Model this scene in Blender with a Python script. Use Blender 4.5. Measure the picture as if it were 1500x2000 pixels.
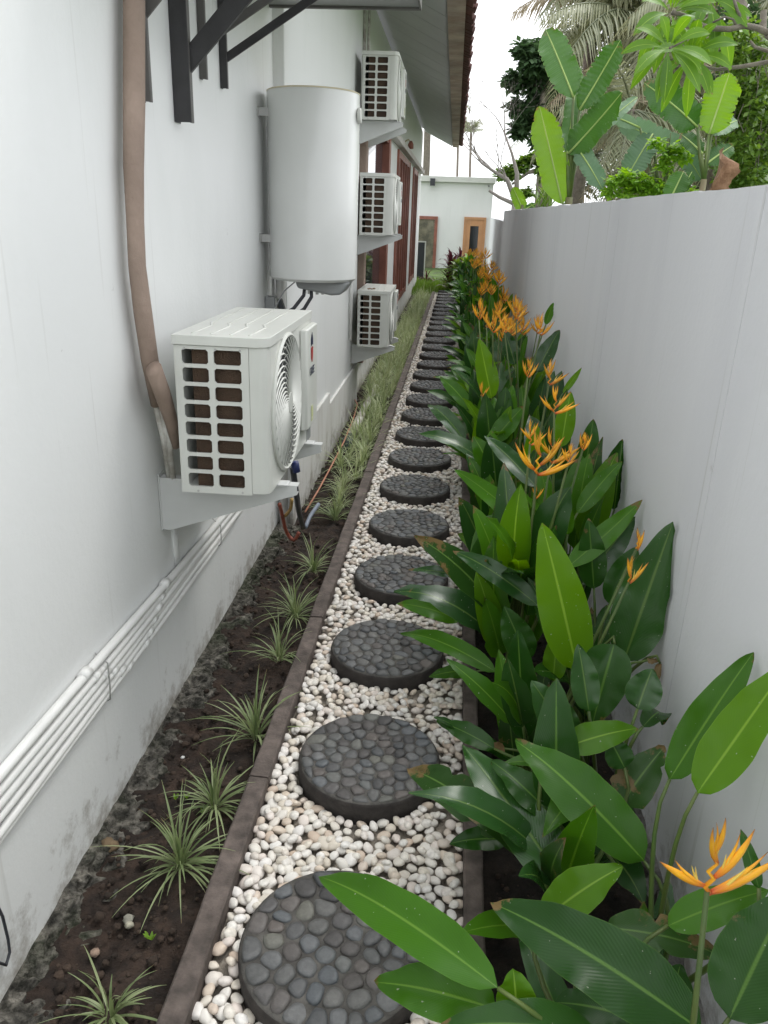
import bpy, math, random
import numpy as np
from mathutils import Vector, Matrix, noise
random.seed(7); rs=np.random.RandomState(7)
S=bpy.context.scene
for o in list(bpy.data.objects): bpy.data.objects.remove(o)
# ---------------------------------------------------------------- camera
F=1523.0; HC=1.6
YAW,PIT,ROL=-0.0725340571,0.365668085,0.0362407036
_f=Vector((math.sin(YAW)*math.cos(PIT),math.cos(YAW)*math.cos(PIT),-math.sin(PIT)))
_r=Vector((math.cos(YAW),-math.sin(YAW),0)); _u=_r.cross(_f)
CR=_r*math.cos(ROL)+_u*math.sin(ROL); CU=_u*math.cos(ROL)-_r*math.sin(ROL); CF=_f
CAM=Vector((0,0,HC))
cd=bpy.data.cameras.new('camera'); cam=bpy.data.objects.new('camera',cd); S.collection.objects.link(cam)
M=Matrix.Identity(4)
for i in range(3): M[i][0]=CR[i];M[i][1]=CU[i];M[i][2]=-CF[i];M[i][3]=CAM[i]
cam.matrix_world=M
cd.sensor_fit='VERTICAL'; cd.sensor_height=36; cd.sensor_width=27; cd.lens=F/2000*36
cd.clip_start=0.02; cd.clip_end=600
S.camera=cam
# ---------------------------------------------------------------- world, sun, exposure
w=bpy.data.worlds.new('World'); S.world=w; w.use_nodes=True
nt=w.node_tree; nt.nodes.clear()
out=nt.nodes.new('ShaderNodeOutputWorld'); bg=nt.nodes.new('ShaderNodeBackground')
sky=nt.nodes.new('ShaderNodeTexSky'); sky.sky_type='NISHITA'; sky.sun_disc=False
SUN_EL,SUN_ROT=math.radians(58),math.radians(40)
sky.sun_elevation=SUN_EL; sky.sun_rotation=SUN_ROT; sky.air_density=1.0; sky.dust_density=3.0
hs=nt.nodes.new('ShaderNodeHueSaturation'); hs.inputs['Saturation'].default_value=0.10
mx=nt.nodes.new('ShaderNodeMix'); mx.data_type='RGBA'; mx.inputs[0].default_value=0.55
mx.inputs[7].default_value=(12.2,12.5,12.9,1)       # even overcast cloud layer over the clear sky
nt.links.new(sky.outputs[0],hs.inputs['Color']); nt.links.new(hs.outputs[0],mx.inputs[6])
nt.links.new(mx.outputs[2],bg.inputs['Color']); bg.inputs['Strength'].default_value=0.12
nt.links.new(bg.outputs[0],out.inputs['Surface'])
sl=bpy.data.lights.new('sun','SUN'); sl.energy=0.8; sl.angle=math.radians(25); sl.color=(1,.97,.92)
so=bpy.data.objects.new('sun',sl); S.collection.objects.link(so)
sd=Vector((math.sin(SUN_ROT)*math.cos(SUN_EL),math.cos(SUN_ROT)*math.cos(SUN_EL),math.sin(SUN_EL)))
so.rotation_euler=sd.to_track_quat('Z','Y').to_euler()
S.view_settings.view_transform='Standard'; S.view_settings.look='None'
S.view_settings.exposure=0.86; S.view_settings.gamma=1; S.view_settings.use_curve_mapping=False
# ---------------------------------------------------------------- measuring helpers (photo pixel -> place)
def ray(x,y): return CR*((x-750)/F)-CU*((y-1000)/F)+CF
def at(x,y,ax,v):
    a='XYZ'.index(ax); d=ray(x,y); t=(v-CAM[a])/d[a]; return CAM+d*t
def depth(P): return (Vector(P)-CAM).dot(CF)
# ---------------------------------------------------------------- object helpers
def link(o,parent=None):
    S.collection.objects.link(o)
    if parent: o.parent=parent
    return o
def tag(o,label=None,cat=None,group=None,kind=None):
    if label: o['label']=label
    if cat: o['category']=cat
    if group: o['group']=group
    if kind: o['kind']=kind
    return o
def empty(name,loc,label,cat,group=None,rz=0):
    o=bpy.data.objects.new(name,None); o.empty_display_size=.05; link(o); o.location=loc; o.rotation_euler=(0,0,rz)
    return tag(o,label,cat,group)
def kids(o): return [c for c in bpy.data.objects if c.parent==o]
KID={}
class MB:
    def __init__(s): s.v=[];s.f=[];s.uv=[];s.col=[];s.c=0.0
    def add(s,vs,fs,uvs=None):
        n=len(s.v); s.v+= [tuple(v) for v in vs]; s.f+=[tuple(i+n for i in f) for f in fs]
        s.uv+= uvs if uvs else [(0,0)]*len(vs)
        s.col+=[s.c]*len(vs)
    def box(s,x0,x1,y0,y1,z0,z1):
        s.add([(x0,y0,z0),(x1,y0,z0),(x1,y1,z0),(x0,y1,z0),(x0,y0,z1),(x1,y0,z1),(x1,y1,z1),(x0,y1,z1)],
              [(0,3,2,1),(4,5,6,7),(0,1,5,4),(1,2,6,5),(2,3,7,6),(3,0,4,7)])
    def prism(s,poly,d0,d1,axis='y'):
        """poly: list of 2D points, extruded along axis."""
        n=len(poly)
        def P(p,d):
            return {'y':(p[0],d,p[1]),'x':(d,p[0],p[1]),'z':(p[0],p[1],d)}[axis]
        s.add([P(p,d0) for p in poly]+[P(p,d1) for p in poly],
              [tuple(range(n)),tuple(range(2*n-1,n-1,-1))]+[(i,i+n,(i+1)%n+n,(i+1)%n) for i in range(n)])
    def tube(s,pts,r,n=8,cap=True,flat=1.0,fd=None):
        pts=[Vector(p) for p in pts]; m=len(pts)
        rr=r if isinstance(r,(list,tuple)) else [r]*m
        ref=None; vs=[];fs=[];uv=[]
        for i,p in enumerate(pts):
            t=(pts[min(i+1,m-1)]-pts[max(i-1,0)]).normalized()
            if ref is None:
                ref=Vector(fd) if fd else (Vector((0,0,1)) if abs(t.z)<.9 else Vector((1,0,0)))
            a=(ref-t*ref.dot(t)).normalized(); ref=a; b=t.cross(a)
            for k in range(n):
                an=2*math.pi*k/n
                vs.append(p+a*math.cos(an)*rr[i]*flat+b*math.sin(an)*rr[i]); uv.append((k/n,i/(m-1)))
        for i in range(m-1):
            for k in range(n):
                fs.append((i*n+k,i*n+(k+1)%n,(i+1)*n+(k+1)%n,(i+1)*n+k))
        if cap: fs.append(tuple(range(n-1,-1,-1))); fs.append(tuple((m-1)*n+k for k in range(n)))
        s.add(vs,fs,uv)
    def lathe(s,prof,c,n=24):
        """prof: (r,z) list round vertical axis at c."""
        vs=[];fs=[]
        for r,z in prof:
            for k in range(n):
                a=2*math.pi*k/n; vs.append((c[0]+r*math.cos(a),c[1]+r*math.sin(a),c[2]+z))
        for i in range(len(prof)-1):
            for k in range(n): fs.append((i*n+k,i*n+(k+1)%n,(i+1)*n+(k+1)%n,(i+1)*n+k))
        fs.append(tuple(range(n-1,-1,-1))); fs.append(tuple((len(prof)-1)*n+k for k in range(n)))
        s.add(vs,fs)
    def mesh(s,name,org=(0,0,0),smooth=False,ang=None):
        me=bpy.data.meshes.new(name)
        ox,oy,oz=org
        me.from_pydata([(x-ox,y-oy,z-oz) for x,y,z in s.v],[],s.f)
        ul=me.uv_layers.new(name='UVMap')
        idx=np.zeros(len(me.loops),dtype=np.int32); me.loops.foreach_get('vertex_index',idx)
        uv=np.array(s.uv,dtype=np.float32)[idx]; ul.data.foreach_set('uv',uv.ravel())
        ca=me.attributes.new('rnd','FLOAT','POINT'); ca.data.foreach_set('value',np.array(s.col,dtype=np.float32))
        if smooth:
            me.polygons.foreach_set('use_smooth',[True]*len(me.polygons))
            if ang:
                try: me.set_sharp_from_angle(angle=math.radians(ang))
                except Exception: pass
        me.update()
        return me
    def build(s,name,m,parent=None,smooth=False,ang=None,bevel=0,seg=2):
        org=tuple(parent.location) if parent is not None else (0,0,0)
        if parent is not None and parent.parent is not None: org=tuple(parent.location+parent.parent.location)
        o=bpy.data.objects.new(name,s.mesh(name,org,smooth,ang)); 
        if m: o.data.materials.append(m)
        link(o,parent)
        if bevel:
            b=o.modifiers.new('bevel','BEVEL'); b.width=bevel; b.segments=seg; b.limit_method='ANGLE'
            b.angle_limit=math.radians(40)
            o.data.polygons.foreach_set('use_smooth',[True]*len(o.data.polygons))
            try: o.data.set_sharp_from_angle(angle=math.radians(35))
            except Exception: pass
        return o
# ---------------------------------------------------------------- materials
def mat(name,col,rough=.7,var=0.0,scale=8,bump=0.0,bscale=60,spec=.5,metal=0,col2=None,nscale=None,objrnd=0,coord='Object',dist=.02):
    m=bpy.data.materials.new(name); m.use_nodes=True; n=m.node_tree; N=n.nodes; L=n.links
    p=N['Principled BSDF']; p.inputs['Roughness'].default_value=rough; p.inputs['Metallic'].default_value=metal
    p.inputs['Specular IOR Level'].default_value=spec
    tc=N.new('ShaderNodeTexCoord')
    c1=tuple(col)+(1,)
    last=None
    rgb=N.new('ShaderNodeRGB'); rgb.outputs[0].default_value=c1; last=rgb.outputs[0]
    if col2:
        nz=N.new('ShaderNodeTexNoise'); nz.inputs['Scale'].default_value=nscale or scale; nz.inputs['Detail'].default_value=6; nz.inputs['Roughness'].default_value=.65
        L.new(tc.outputs[coord],nz.inputs['Vector'])
        cr=N.new('ShaderNodeValToRGB'); cr.color_ramp.elements[0].position=.38; cr.color_ramp.elements[1].position=.62
        cr.color_ramp.elements[0].color=c1; cr.color_ramp.elements[1].color=tuple(col2)+(1,)
        L.new(nz.outputs[0],cr.inputs[0]); last=cr.outputs[0]
    if var or objrnd:
        h=N.new('ShaderNodeHueSaturation'); L.new(last,h.inputs['Color'])
        ad=N.new('ShaderNodeMath'); ad.operation='ADD'; ad.inputs[0].default_value=1; ad.inputs[1].default_value=0
        if var:
            nz=N.new('ShaderNodeTexNoise'); nz.inputs['Scale'].default_value=scale; nz.inputs['Detail'].default_value=5
            L.new(tc.outputs[coord],nz.inputs['Vector'])
            mr=N.new('ShaderNodeMapRange'); mr.inputs[1].default_value=.3;mr.inputs[2].default_value=.7
            mr.inputs[3].default_value=-var; mr.inputs[4].default_value=var; L.new(nz.outputs[0],mr.inputs[0]); L.new(mr.outputs[0],ad.inputs[1])
        if objrnd:
            oi=N.new('ShaderNodeObjectInfo'); at_=N.new('ShaderNodeAttribute'); at_.attribute_name='rnd'
            s=N.new('ShaderNodeMath'); s.operation='ADD'; L.new(oi.outputs['Random'],s.inputs[0]); L.new(at_.outputs['Fac'],s.inputs[1])
            fr=N.new('ShaderNodeMath'); fr.operation='FRACT'; L.new(s.outputs[0],fr.inputs[0])
            mr=N.new('ShaderNodeMapRange'); mr.inputs[3].default_value=-objrnd; mr.inputs[4].default_value=objrnd; L.new(fr.outputs[0],mr.inputs[0])
            a2=N.new('ShaderNodeMath'); a2.operation='ADD'; L.new(ad.outputs[0],a2.inputs[0]); L.new(mr.outputs[0],a2.inputs[1]); ad=a2
        L.new(ad.outputs[0],h.inputs['Value']); last=h.outputs[0]
    L.new(last,p.inputs['Base Color'])
    if bump:
        nz=N.new('ShaderNodeTexNoise'); nz.inputs['Scale'].default_value=bscale; nz.inputs['Detail'].default_value=8; nz.inputs['Roughness'].default_value=.6
        L.new(tc.outputs[coord],nz.inputs['Vector'])
        b=N.new('ShaderNodeBump'); b.inputs['Strength'].default_value=bump; b.inputs['Distance'].default_value=dist
        L.new(nz.outputs[0],b.inputs['Height']); L.new(b.outputs[0],p.inputs['Normal'])
    m['p']=1
    return m
def ramp_rnd(m,cols,src='rnd'):
    """base colour picked from a palette by per-piece random value (object random + 'rnd' attribute)"""
    n=m.node_tree;N=n.nodes;L=n.links;p=N['Principled BSDF']
    oi=N.new('ShaderNodeObjectInfo'); a=N.new('ShaderNodeAttribute'); a.attribute_name='rnd'
    s=N.new('ShaderNodeMath'); s.operation='ADD'; L.new(oi.outputs['Random'],s.inputs[0]); L.new(a.outputs['Fac'],s.inputs[1])
    fr=N.new('ShaderNodeMath'); fr.operation='FRACT'; L.new(s.outputs[0],fr.inputs[0])
    cr=N.new('ShaderNodeValToRGB'); e=cr.color_ramp.elements
    cr.color_ramp.interpolation='LINEAR'
    e[0].color=tuple(cols[0])+(1,); e[0].position=0; e[1].color=tuple(cols[-1])+(1,); e[1].position=1
    for i,c in enumerate(cols[1:-1]):
        k=e.new((i+1)/(len(cols)-1)); k.color=tuple(c)+(1,)
    L.new(fr.outputs[0],cr.inputs[0])
    # fine mottling
    tc=N.new('ShaderNodeTexCoord'); nz=N.new('ShaderNodeTexNoise'); nz.inputs['Scale'].default_value=90; nz.inputs['Detail'].default_value=4
    L.new(tc.outputs['Object'],nz.inputs['Vector'])
    mr=N.new('ShaderNodeMapRange'); mr.inputs[1].default_value=.3;mr.inputs[2].default_value=.7;mr.inputs[3].default_value=.8;mr.inputs[4].default_value=1.15
    L.new(nz.outputs[0],mr.inputs[0])
    h=N.new('ShaderNodeHueSaturation'); L.new(cr.outputs[0],h.inputs['Color']); L.new(mr.outputs[0],h.inputs['Value'])
    L.new(h.outputs[0],p.inputs['Base Color'])
    return m
def wall_mat(name,base,stain,amt,sx,sz,grime=(.25,.24,.2)):
    """painted plaster: broad unevenness, vertical rain streaks, fine roller texture"""
    m=mat(name,base,rough=.75,bump=.12,bscale=45,spec=.25,dist=.01); n=m.node_tree;N=n.nodes;L=n.links;p=N['Principled BSDF']
    tc=N.new('ShaderNodeTexCoord'); mp=N.new('ShaderNodeMapping'); mp.inputs['Scale'].default_value=(sx,sx,sz)
    L.new(tc.outputs['Object'],mp.inputs['Vector'])
    a=N.new('ShaderNodeTexNoise'); a.inputs['Scale'].default_value=1; a.inputs['Detail'].default_value=7; a.inputs['Roughness'].default_value=.6
    L.new(mp.outputs[0],a.inputs['Vector'])
    cr=N.new('ShaderNodeValToRGB'); cr.color_ramp.elements[0].position=.48; cr.color_ramp.elements[1].position=.78
    cr.color_ramp.elements[0].color=(0,0,0,1); cr.color_ramp.elements[1].color=(amt,amt,amt,1)
    L.new(a.outputs[0],cr.inputs[0])
    mx=N.new('ShaderNodeMix'); mx.data_type='RGBA'; mx.inputs[6].default_value=tuple(base)+(1,); mx.inputs[7].default_value=tuple(stain)+(1,)
    L.new(cr.outputs[0],mx.inputs[0])
    # small specks of dirt
    b=N.new('ShaderNodeTexNoise'); b.inputs['Scale'].default_value=22; b.inputs['Detail'].default_value=8; b.inputs['Roughness'].default_value=.7
    L.new(tc.outputs['Object'],b.inputs['Vector'])
    c2=N.new('ShaderNodeValToRGB'); c2.color_ramp.elements[0].position=.70; c2.color_ramp.elements[1].position=.78
    c2.color_ramp.elements[0].color=(0,0,0,1); c2.color_ramp.elements[1].color=(.6,.6,.6,1); L.new(b.outputs[0],c2.inputs[0])
    m2=N.new('ShaderNodeMix'); m2.data_type='RGBA'; m2.inputs[7].default_value=tuple(grime)+(1,)
    L.new(c2.outputs[0],m2.inputs[0]); L.new(mx.outputs[2],m2.inputs[6]); 
    sp=N.new('ShaderNodeSeparateXYZ'); L.new(tc.outputs['Object'],sp.inputs[0])
    hz=N.new('ShaderNodeMapRange'); hz.inputs[1].default_value=-.08; hz.inputs[2].default_value=.22; hz.inputs[3].default_value=.30; hz.inputs[4].default_value=0; L.new(sp.outputs[2],hz.inputs[0])
    n3=N.new('ShaderNodeTexNoise'); n3.inputs['Scale'].default_value=7; n3.inputs['Detail'].default_value=9; n3.inputs['Roughness'].default_value=.75; L.new(tc.outputs['Object'],n3.inputs['Vector'])
    ad=N.new('ShaderNodeMath'); ad.operation='ADD'; L.new(hz.outputs[0],ad.inputs[0]); L.new(n3.outputs[0],ad.inputs[1])
    c3=N.new('ShaderNodeValToRGB'); c3.color_ramp.elements[0].position=.66; c3.color_ramp.elements[1].position=.86; c3.color_ramp.elements[0].color=(0,0,0,1); c3.color_ramp.elements[1].color=(.75,.75,.75,1); L.new(ad.outputs[0],c3.inputs[0])
    m3=N.new('ShaderNodeMix'); m3.data_type='RGBA'; m3.inputs[7].default_value=(.22,.19,.15,1); L.new(c3.outputs[0],m3.inputs[0]); L.new(m2.outputs[2],m3.inputs[6])
    # thin rain drips running down from the fixings
    mp2=N.new('ShaderNodeMapping'); mp2.inputs['Scale'].default_value=(30,30,.8); L.new(tc.outputs['Object'],mp2.inputs['Vector'])
    n4=N.new('ShaderNodeTexNoise'); n4.inputs['Scale'].default_value=1; n4.inputs['Detail'].default_value=3; L.new(mp2.outputs[0],n4.inputs['Vector'])
    c4=N.new('ShaderNodeValToRGB'); c4.color_ramp.elements[0].position=.66; c4.color_ramp.elements[1].position=.76; c4.color_ramp.elements[0].color=(0,0,0,1); c4.color_ramp.elements[1].color=(.30,.30,.30,1); L.new(n4.outputs[0],c4.inputs[0])
    m4=N.new('ShaderNodeMix'); m4.data_type='RGBA'; m4.inputs[7].default_value=(.42,.41,.37,1); L.new(c4.outputs[0],m4.inputs[0]); L.new(m3.outputs[2],m4.inputs[6]); L.new(m4.outputs[2],p.inputs['Base Color'])
    return m
def leaf_mat(name,c_dark,c_light,rib,rough=.32,trans=.25,vein=1.0,var=.18,brown=0,spec=.5,vscale=34):
    m=bpy.data.materials.new(name); m.use_nodes=True; n=m.node_tree; N=n.nodes; L=n.links
    p=N['Principled BSDF']; p.inputs['Roughness'].default_value=rough; p.inputs['Specular IOR Level'].default_value=spec
    uv=N.new('ShaderNodeUVMap'); sp=N.new('ShaderNodeSeparateXYZ'); L.new(uv.outputs[0],sp.inputs[0])
    def mth(op,a,b=None):
        q=N.new('ShaderNodeMath'); q.operation=op
        for i,x in enumerate((a,b)):
            if x is None: continue
            if isinstance(x,(int,float)): q.inputs[i].default_value=x
            else: L.new(x,q.inputs[i])
        return q.outputs[0]
    du=mth('ABSOLUTE',mth('SUBTRACT',sp.outputs[0],.5))          # 0 at the midrib, .5 at the margin
    ribf=N.new('ShaderNodeMapRange'); ribf.inputs[1].default_value=.012; ribf.inputs[2].default_value=.034; ribf.inputs[3].default_value=1; ribf.inputs[4].default_value=0; L.new(du,ribf.inputs[0])
    ph=mth('MULTIPLY',mth('SUBTRACT',sp.outputs[1],mth('MULTIPLY',du,.55)),vscale*6.283)
    vn=mth('SINE',ph)
    oi=N.new('ShaderNodeObjectInfo'); a=N.new('ShaderNodeAttribute'); a.attribute_name='rnd'
    fr=mth('FRACT',mth('ADD',oi.outputs['Random'],a.outputs['Fac']))
    tc=N.new('ShaderNodeTexCoord'); nz=N.new('ShaderNodeTexNoise'); nz.inputs['Scale'].default_value=7; nz.inputs['Detail'].default_value=5; L.new(tc.outputs['Object'],nz.inputs['Vector'])
    mixf=mth('ADD',mth('MULTIPLY',fr,.6),mth('MULTIPLY',nz.outputs[0],.4))
    mixf=mth('ADD',mixf,mth('MULTIPLY',vn,.035*vein))
    mx=N.new('ShaderNodeMix'); mx.data_type='RGBA'; mx.inputs[6].default_value=tuple(c_dark)+(1,); mx.inputs[7].default_value=tuple(c_light)+(1,); L.new(mixf,mx.inputs[0])
    mr=N.new('ShaderNodeMix'); mr.data_type='RGBA'; mr.inputs[7].default_value=tuple(rib)+(1,); L.new(ribf.outputs[0],mr.inputs[0]); L.new(mx.outputs[2],mr.inputs[6])
    last=mr.outputs[2]
    # pale thin margin
    ed=N.new('ShaderNodeMapRange'); ed.inputs[1].default_value=.485; ed.inputs[2].default_value=.5; ed.inputs[3].default_value=0; ed.inputs[4].default_value=.55; L.new(du,ed.inputs[0])
    me=N.new('ShaderNodeMix'); me.data_type='RGBA'; me.inputs[7].default_value=tuple(rib)+(1,); L.new(ed.outputs[0],me.inputs[0]); L.new(last,me.inputs[6]); last=me.outputs[2]
    # brown dry patches towards tip and margin, and pale specks
    n2=N.new('ShaderNodeTexNoise'); n2.inputs['Scale'].default_value=14; n2.inputs['Detail'].default_value=6; n2.inputs['Roughness'].default_value=.7; L.new(tc.outputs['Object'],n2.inputs['Vector'])
    tipf=mth('MULTIPLY',mth('POWER',sp.outputs[1],6.0),.22)
    thr=mth('ADD',mth('ADD',n2.outputs[0],tipf),mth('MULTIPLY',du,.12))
    b1=N.new('ShaderNodeMapRange'); b1.inputs[1].default_value=.74-brown; b1.inputs[2].default_value=.80-brown; b1.inputs[3].default_value=0; b1.inputs[4].default_value=.85; L.new(thr,b1.inputs[0])
    mb=N.new('ShaderNodeMix'); mb.data_type='RGBA'; mb.inputs[7].default_value=(.19,.12,.05,1); L.new(b1.outputs[0],mb.inputs[0]); L.new(last,mb.inputs[6]); last=mb.outputs[2]
    n5=N.new('ShaderNodeTexNoise'); n5.inputs['Scale'].default_value=120; n5.inputs['Detail'].default_value=2; L.new(tc.outputs['Object'],n5.inputs['Vector'])
    b5=N.new('ShaderNodeMapRange'); b5.inputs[1].default_value=.735; b5.inputs[2].default_value=.76; b5.inputs[3].default_value=0; b5.inputs[4].default_value=.7; L.new(n5.outputs[0],b5.inputs[0])
    m5=N.new('ShaderNodeMix'); m5.data_type='RGBA'; m5.inputs[7].default_value=(.42,.44,.34,1); L.new(b5.outputs[0],m5.inputs[0]); L.new(last,m5.inputs[6]); last=m5.outputs[2]
    L.new(last,p.inputs['Base Color'])
    hgt=mth('ADD',mth('MULTIPLY',vn,.5*vein),mth('MULTIPLY',ribf.outputs[0],1.5))
    b=N.new('ShaderNodeBump'); b.inputs['Strength'].default_value=.3; b.inputs['Distance'].default_value=.0005; L.new(hgt,b.inputs['Height']); L.new(b.outputs[0],p.inputs['Normal'])
    tr=N.new('ShaderNodeBsdfTranslucent'); hl=N.new('ShaderNodeHueSaturation'); hl.inputs['Value'].default_value=2.1; hl.inputs['Saturation'].default_value=1.15; hl.inputs['Hue'].default_value=.485
    L.new(last,hl.inputs['Color']); L.new(hl.outputs[0],tr.inputs['Color'])
    ms=N.new('ShaderNodeMixShader'); ms.inputs[0].default_value=trans; L.new(p.outputs[0],ms.inputs[1]); L.new(tr.outputs[0],ms.inputs[2])
    L.new(ms.outputs[0],N['Material Output'].inputs['Surface'])
    return m
MT={}
MT['wall']=wall_mat('painted_wall',(.76,.77,.76),(.62,.64,.62),.55,1.2,.5)
MT['wallR']=wall_mat('boundary_wall_paint',(.81,.81,.84),(.70,.70,.74),.55,2.2,.35,grime=(.45,.43,.40))
MT['plinth']=wall_mat('plinth_paint',(.72,.72,.70),(.50,.48,.42),.8,5,1.2)
MT['soffit']=mat('soffit_board',(.46,.47,.46),.8,var=.06,scale=3,bump=.1)
MT['trim']=mat('concrete_trim',(.62,.58,.57),.8,var=.1,scale=6,bump=.2)
MT['fascia']=mat('fascia_timber',(.30,.20,.16),.6,var=.25,scale=4,bump=.3,bscale=20,col2=(.42,.33,.28),nscale=3)
MT['rtile']=mat('roof_tile',(.10,.035,.03),.75,var=.3,scale=12,bump=.3,objrnd=.25)
MT['conc']=mat('dark_concrete',(.070,.056,.048),.85,var=.35,scale=25,bump=.7,bscale=120,col2=(.125,.10,.088),nscale=9,dist=.004)
MT['cement']=mat('cement_topping',(.040,.037,.033),.75,var=.3,scale=30,bump=.7,bscale=140,col2=(.085,.080,.072),nscale=14,dist=.004)
MT['discside']=mat('disc_side',(.035,.030,.027),.85,var=.35,scale=30,bump=.6,bscale=90,dist=.004)
MT['soil']=mat('dark_soil',(.016,.010,.007),.95,var=.5,scale=20,bump=1.0,bscale=70,col2=(.042,.026,.018),nscale=16,dist=.012)
MT['gbase']=mat('sand_bed',(.30,.265,.22),.95,var=.4,scale=30,bump=.8,bscale=100)
MT['lawn']=mat('lawn_earth',(.05,.09,.02),.95,var=.4,scale=3,bump=.5,bscale=30,col2=(.10,.16,.035),nscale=2)
MT['footing']=mat('mossy_footing',(.022,.020,.014),.9,var=.6,scale=30,bump=1.0,bscale=80,col2=(.22,.205,.175),nscale=34,dist=.02)
def moss(m,amount=.5,sc=4.0,col=(.035,.05,.018)):
    n=m.node_tree;N=n.nodes;L=n.links;p=N['Principled BSDF']; src=p.inputs['Base Color'].links[0].from_socket
    tc=N.new('ShaderNodeTexCoord'); nz=N.new('ShaderNodeTexNoise'); nz.inputs['Scale'].default_value=sc; nz.inputs['Detail'].default_value=6; L.new(tc.outputs['Object'],nz.inputs['Vector'])
    cr=N.new('ShaderNodeValToRGB'); cr.color_ramp.elements[0].position=.46; cr.color_ramp.elements[1].position=.62; cr.color_ramp.elements[0].color=(0,0,0,1); cr.color_ramp.elements[1].color=(amount,)*3+(1,)
    L.new(nz.outputs[0],cr.inputs[0]); mx=N.new('ShaderNodeMix'); mx.data_type='RGBA'; mx.inputs[7].default_value=col+(1,); L.new(cr.outputs[0],mx.inputs[0]); L.new(src,mx.inputs[6]); L.new(mx.outputs[2],p.inputs['Base Color'])
moss(MT['footing'],.55,4)
MT['pebble']=ramp_rnd(mat('white_pebble',(.7,.68,.63),.45,bump=.05,bscale=200,spec=.4),[(.68,.65,.59),(.73,.70,.66),(.62,.56,.47),(.72,.70,.66),(.68,.60,.54),(.76,.74,.71),(.70,.65,.56),(.55,.44,.35),(.74,.72,.68)])
MT['cobble']=ramp_rnd(mat('dark_cobble',(.1,.1,.1),.5,bump=.5,bscale=260,spec=.4,dist=.002),[(0.086,0.090,0.090),(0.115,0.115,0.112),(0.067,0.071,0.075),(0.132,0.130,0.122),(0.076,0.079,0.083),(0.121,0.106,0.097),(0.052,0.052,0.053),(0.127,0.129,0.130),(0.092,0.101,0.110),(0.138,0.136,0.115)])
MT['pvc']=mat('white_pvc',(.72,.72,.70),.4,var=.06,scale=9,spec=.5)
MT['pvcdirty']=mat('dirty_pvc',(.62,.61,.57),.5,col2=(.33,.30,.26),nscale=14,spec=.4)
MT['acw']=mat('ac_white_steel',(.60,.61,.57),.38,var=.05,scale=5,spec=.5)
MT['actop']=mat('ac_dusty_top',(.58,.565,.51),.6,col2=(.50,.48,.42),nscale=9,var=.28,scale=260,spec=.3)
MT['fins']=mat('condenser_fins',(.09,.055,.034),.6,col2=(.055,.034,.022),nscale=12,bump=.5,bscale=200,metal=.3)
MT['dark']=mat('dark_inside',(.02,.02,.02),.8,var=.1)
MT['bracket']=mat('bracket_steel',(.56,.57,.56),.5,var=.07,scale=6)
MT['heater']=mat('heater_enamel',(.66,.67,.65),.22,var=.05,scale=2.5,spec=.5)
MT['heatrim']=mat('heater_rim',(.62,.55,.38),.4,var=.08)
MT['greyplastic']=mat('grey_plastic',(.27,.28,.28),.45,var=.06)
MT['steel']=mat('painted_dark_steel',(.035,.034,.036),.42,var=.25,scale=14,bump=.08,spec=.5)
MT['steel2']=mat('grey_steel',(.11,.105,.10),.5,var=.25,scale=10,bump=.1)
MT['galv']=mat('galvanised',(.45,.45,.44),.4,metal=.7,var=.15)
MT['tape']=mat('brown_wrap',(.30,.225,.18),.75,var=.10,scale=6,bump=.35,bscale=35,col2=(.25,.185,.145),nscale=5)
MT['hose']=mat('dark_hose',(.035,.038,.045),.45,var=.2)
MT['red']=mat('red_hose',(.24,.06,.035),.6,var=.25,scale=40)
MT['yellow']=mat('yellow_hose',(.38,.25,.08),.5,var=.25,scale=40)
MT['orange']=mat('orange_cord',(.48,.22,.14),.55,var=.2,scale=30)
MT['blue']=mat('blue_tape',(.03,.045,.16),.4,var=.2,scale=40)
MT['bluepipe']=mat('pale_blue_pipe',(.20,.23,.28),.5,var=.2)
MT['navy']=mat('logo_navy',(.012,.016,.06),.4); MT['lred']=mat('logo_red',(.42,.03,.03),.4); MT['lime']=mat('energy_sticker',(.50,.55,.16),.5,col2=(.62,.63,.50),nscale=60)
MT['wood']=mat('red_brown_timber',(.27,.10,.07),.5,var=.25,scale=5,bump=.15)
MT['door']=mat('pale_door_timber',(.52,.27,.13),.5,var=.12,scale=4,bump=.1)
MT['stalk']=mat('green_stalk',(.065,.12,.025),.45,var=.2,objrnd=.2,col2=(.10,.13,.03),nscale=5)
MT['bark']=mat('grey_bark',(.17,.15,.12),.85,var=.25,scale=14,bump=.6,bscale=50)
MT['palmbark']=mat('palm_bark',(.20,.17,.14),.9,var=.25,scale=20,bump=.6,bscale=30)
def glass_mat(name,tint,mixv=.5):
    m=mat(name,tint,.04,spec=1.0); return m
MT['glass']=glass_mat('window_glass',(.05,.055,.065)); MT['glassd']=glass_mat('door_glass',(.02,.022,.025))
MT['curt']=mat('curtain',(.34,.35,.34),.8,var=.15,scale=5)
MT['hdark']=leaf_mat('heliconia_leaf_dark',(.012,.050,.007),(.030,.102,.010),(.085,.18,.03),rough=.27,trans=.14,spec=.27)
MT['hmid']=leaf_mat('heliconia_leaf_mid',(.030,.105,.007),(.068,.20,.012),(.13,.27,.035),rough=.30,trans=.28,spec=.27)
MT['hworn']=leaf_mat('heliconia_leaf_worn',(.014,.048,.008),(.035,.095,.014),(.10,.19,.04),rough=.36,trans=.14,spec=.3,brown=.13)
MT['hlight']=leaf_mat('heliconia_leaf_pale',(.060,.17,.006),(.11,.255,.010),(.22,.38,.05),rough=.34,trans=.34,spec=.3)  # paler, yellower leaf tone
MT['hgrey']=leaf_mat('heliconia_leaf_grey',(.016,.058,.013),(.036,.105,.020),(.10,.18,.04),rough=.22,trans=.10,spec=.5)
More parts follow.
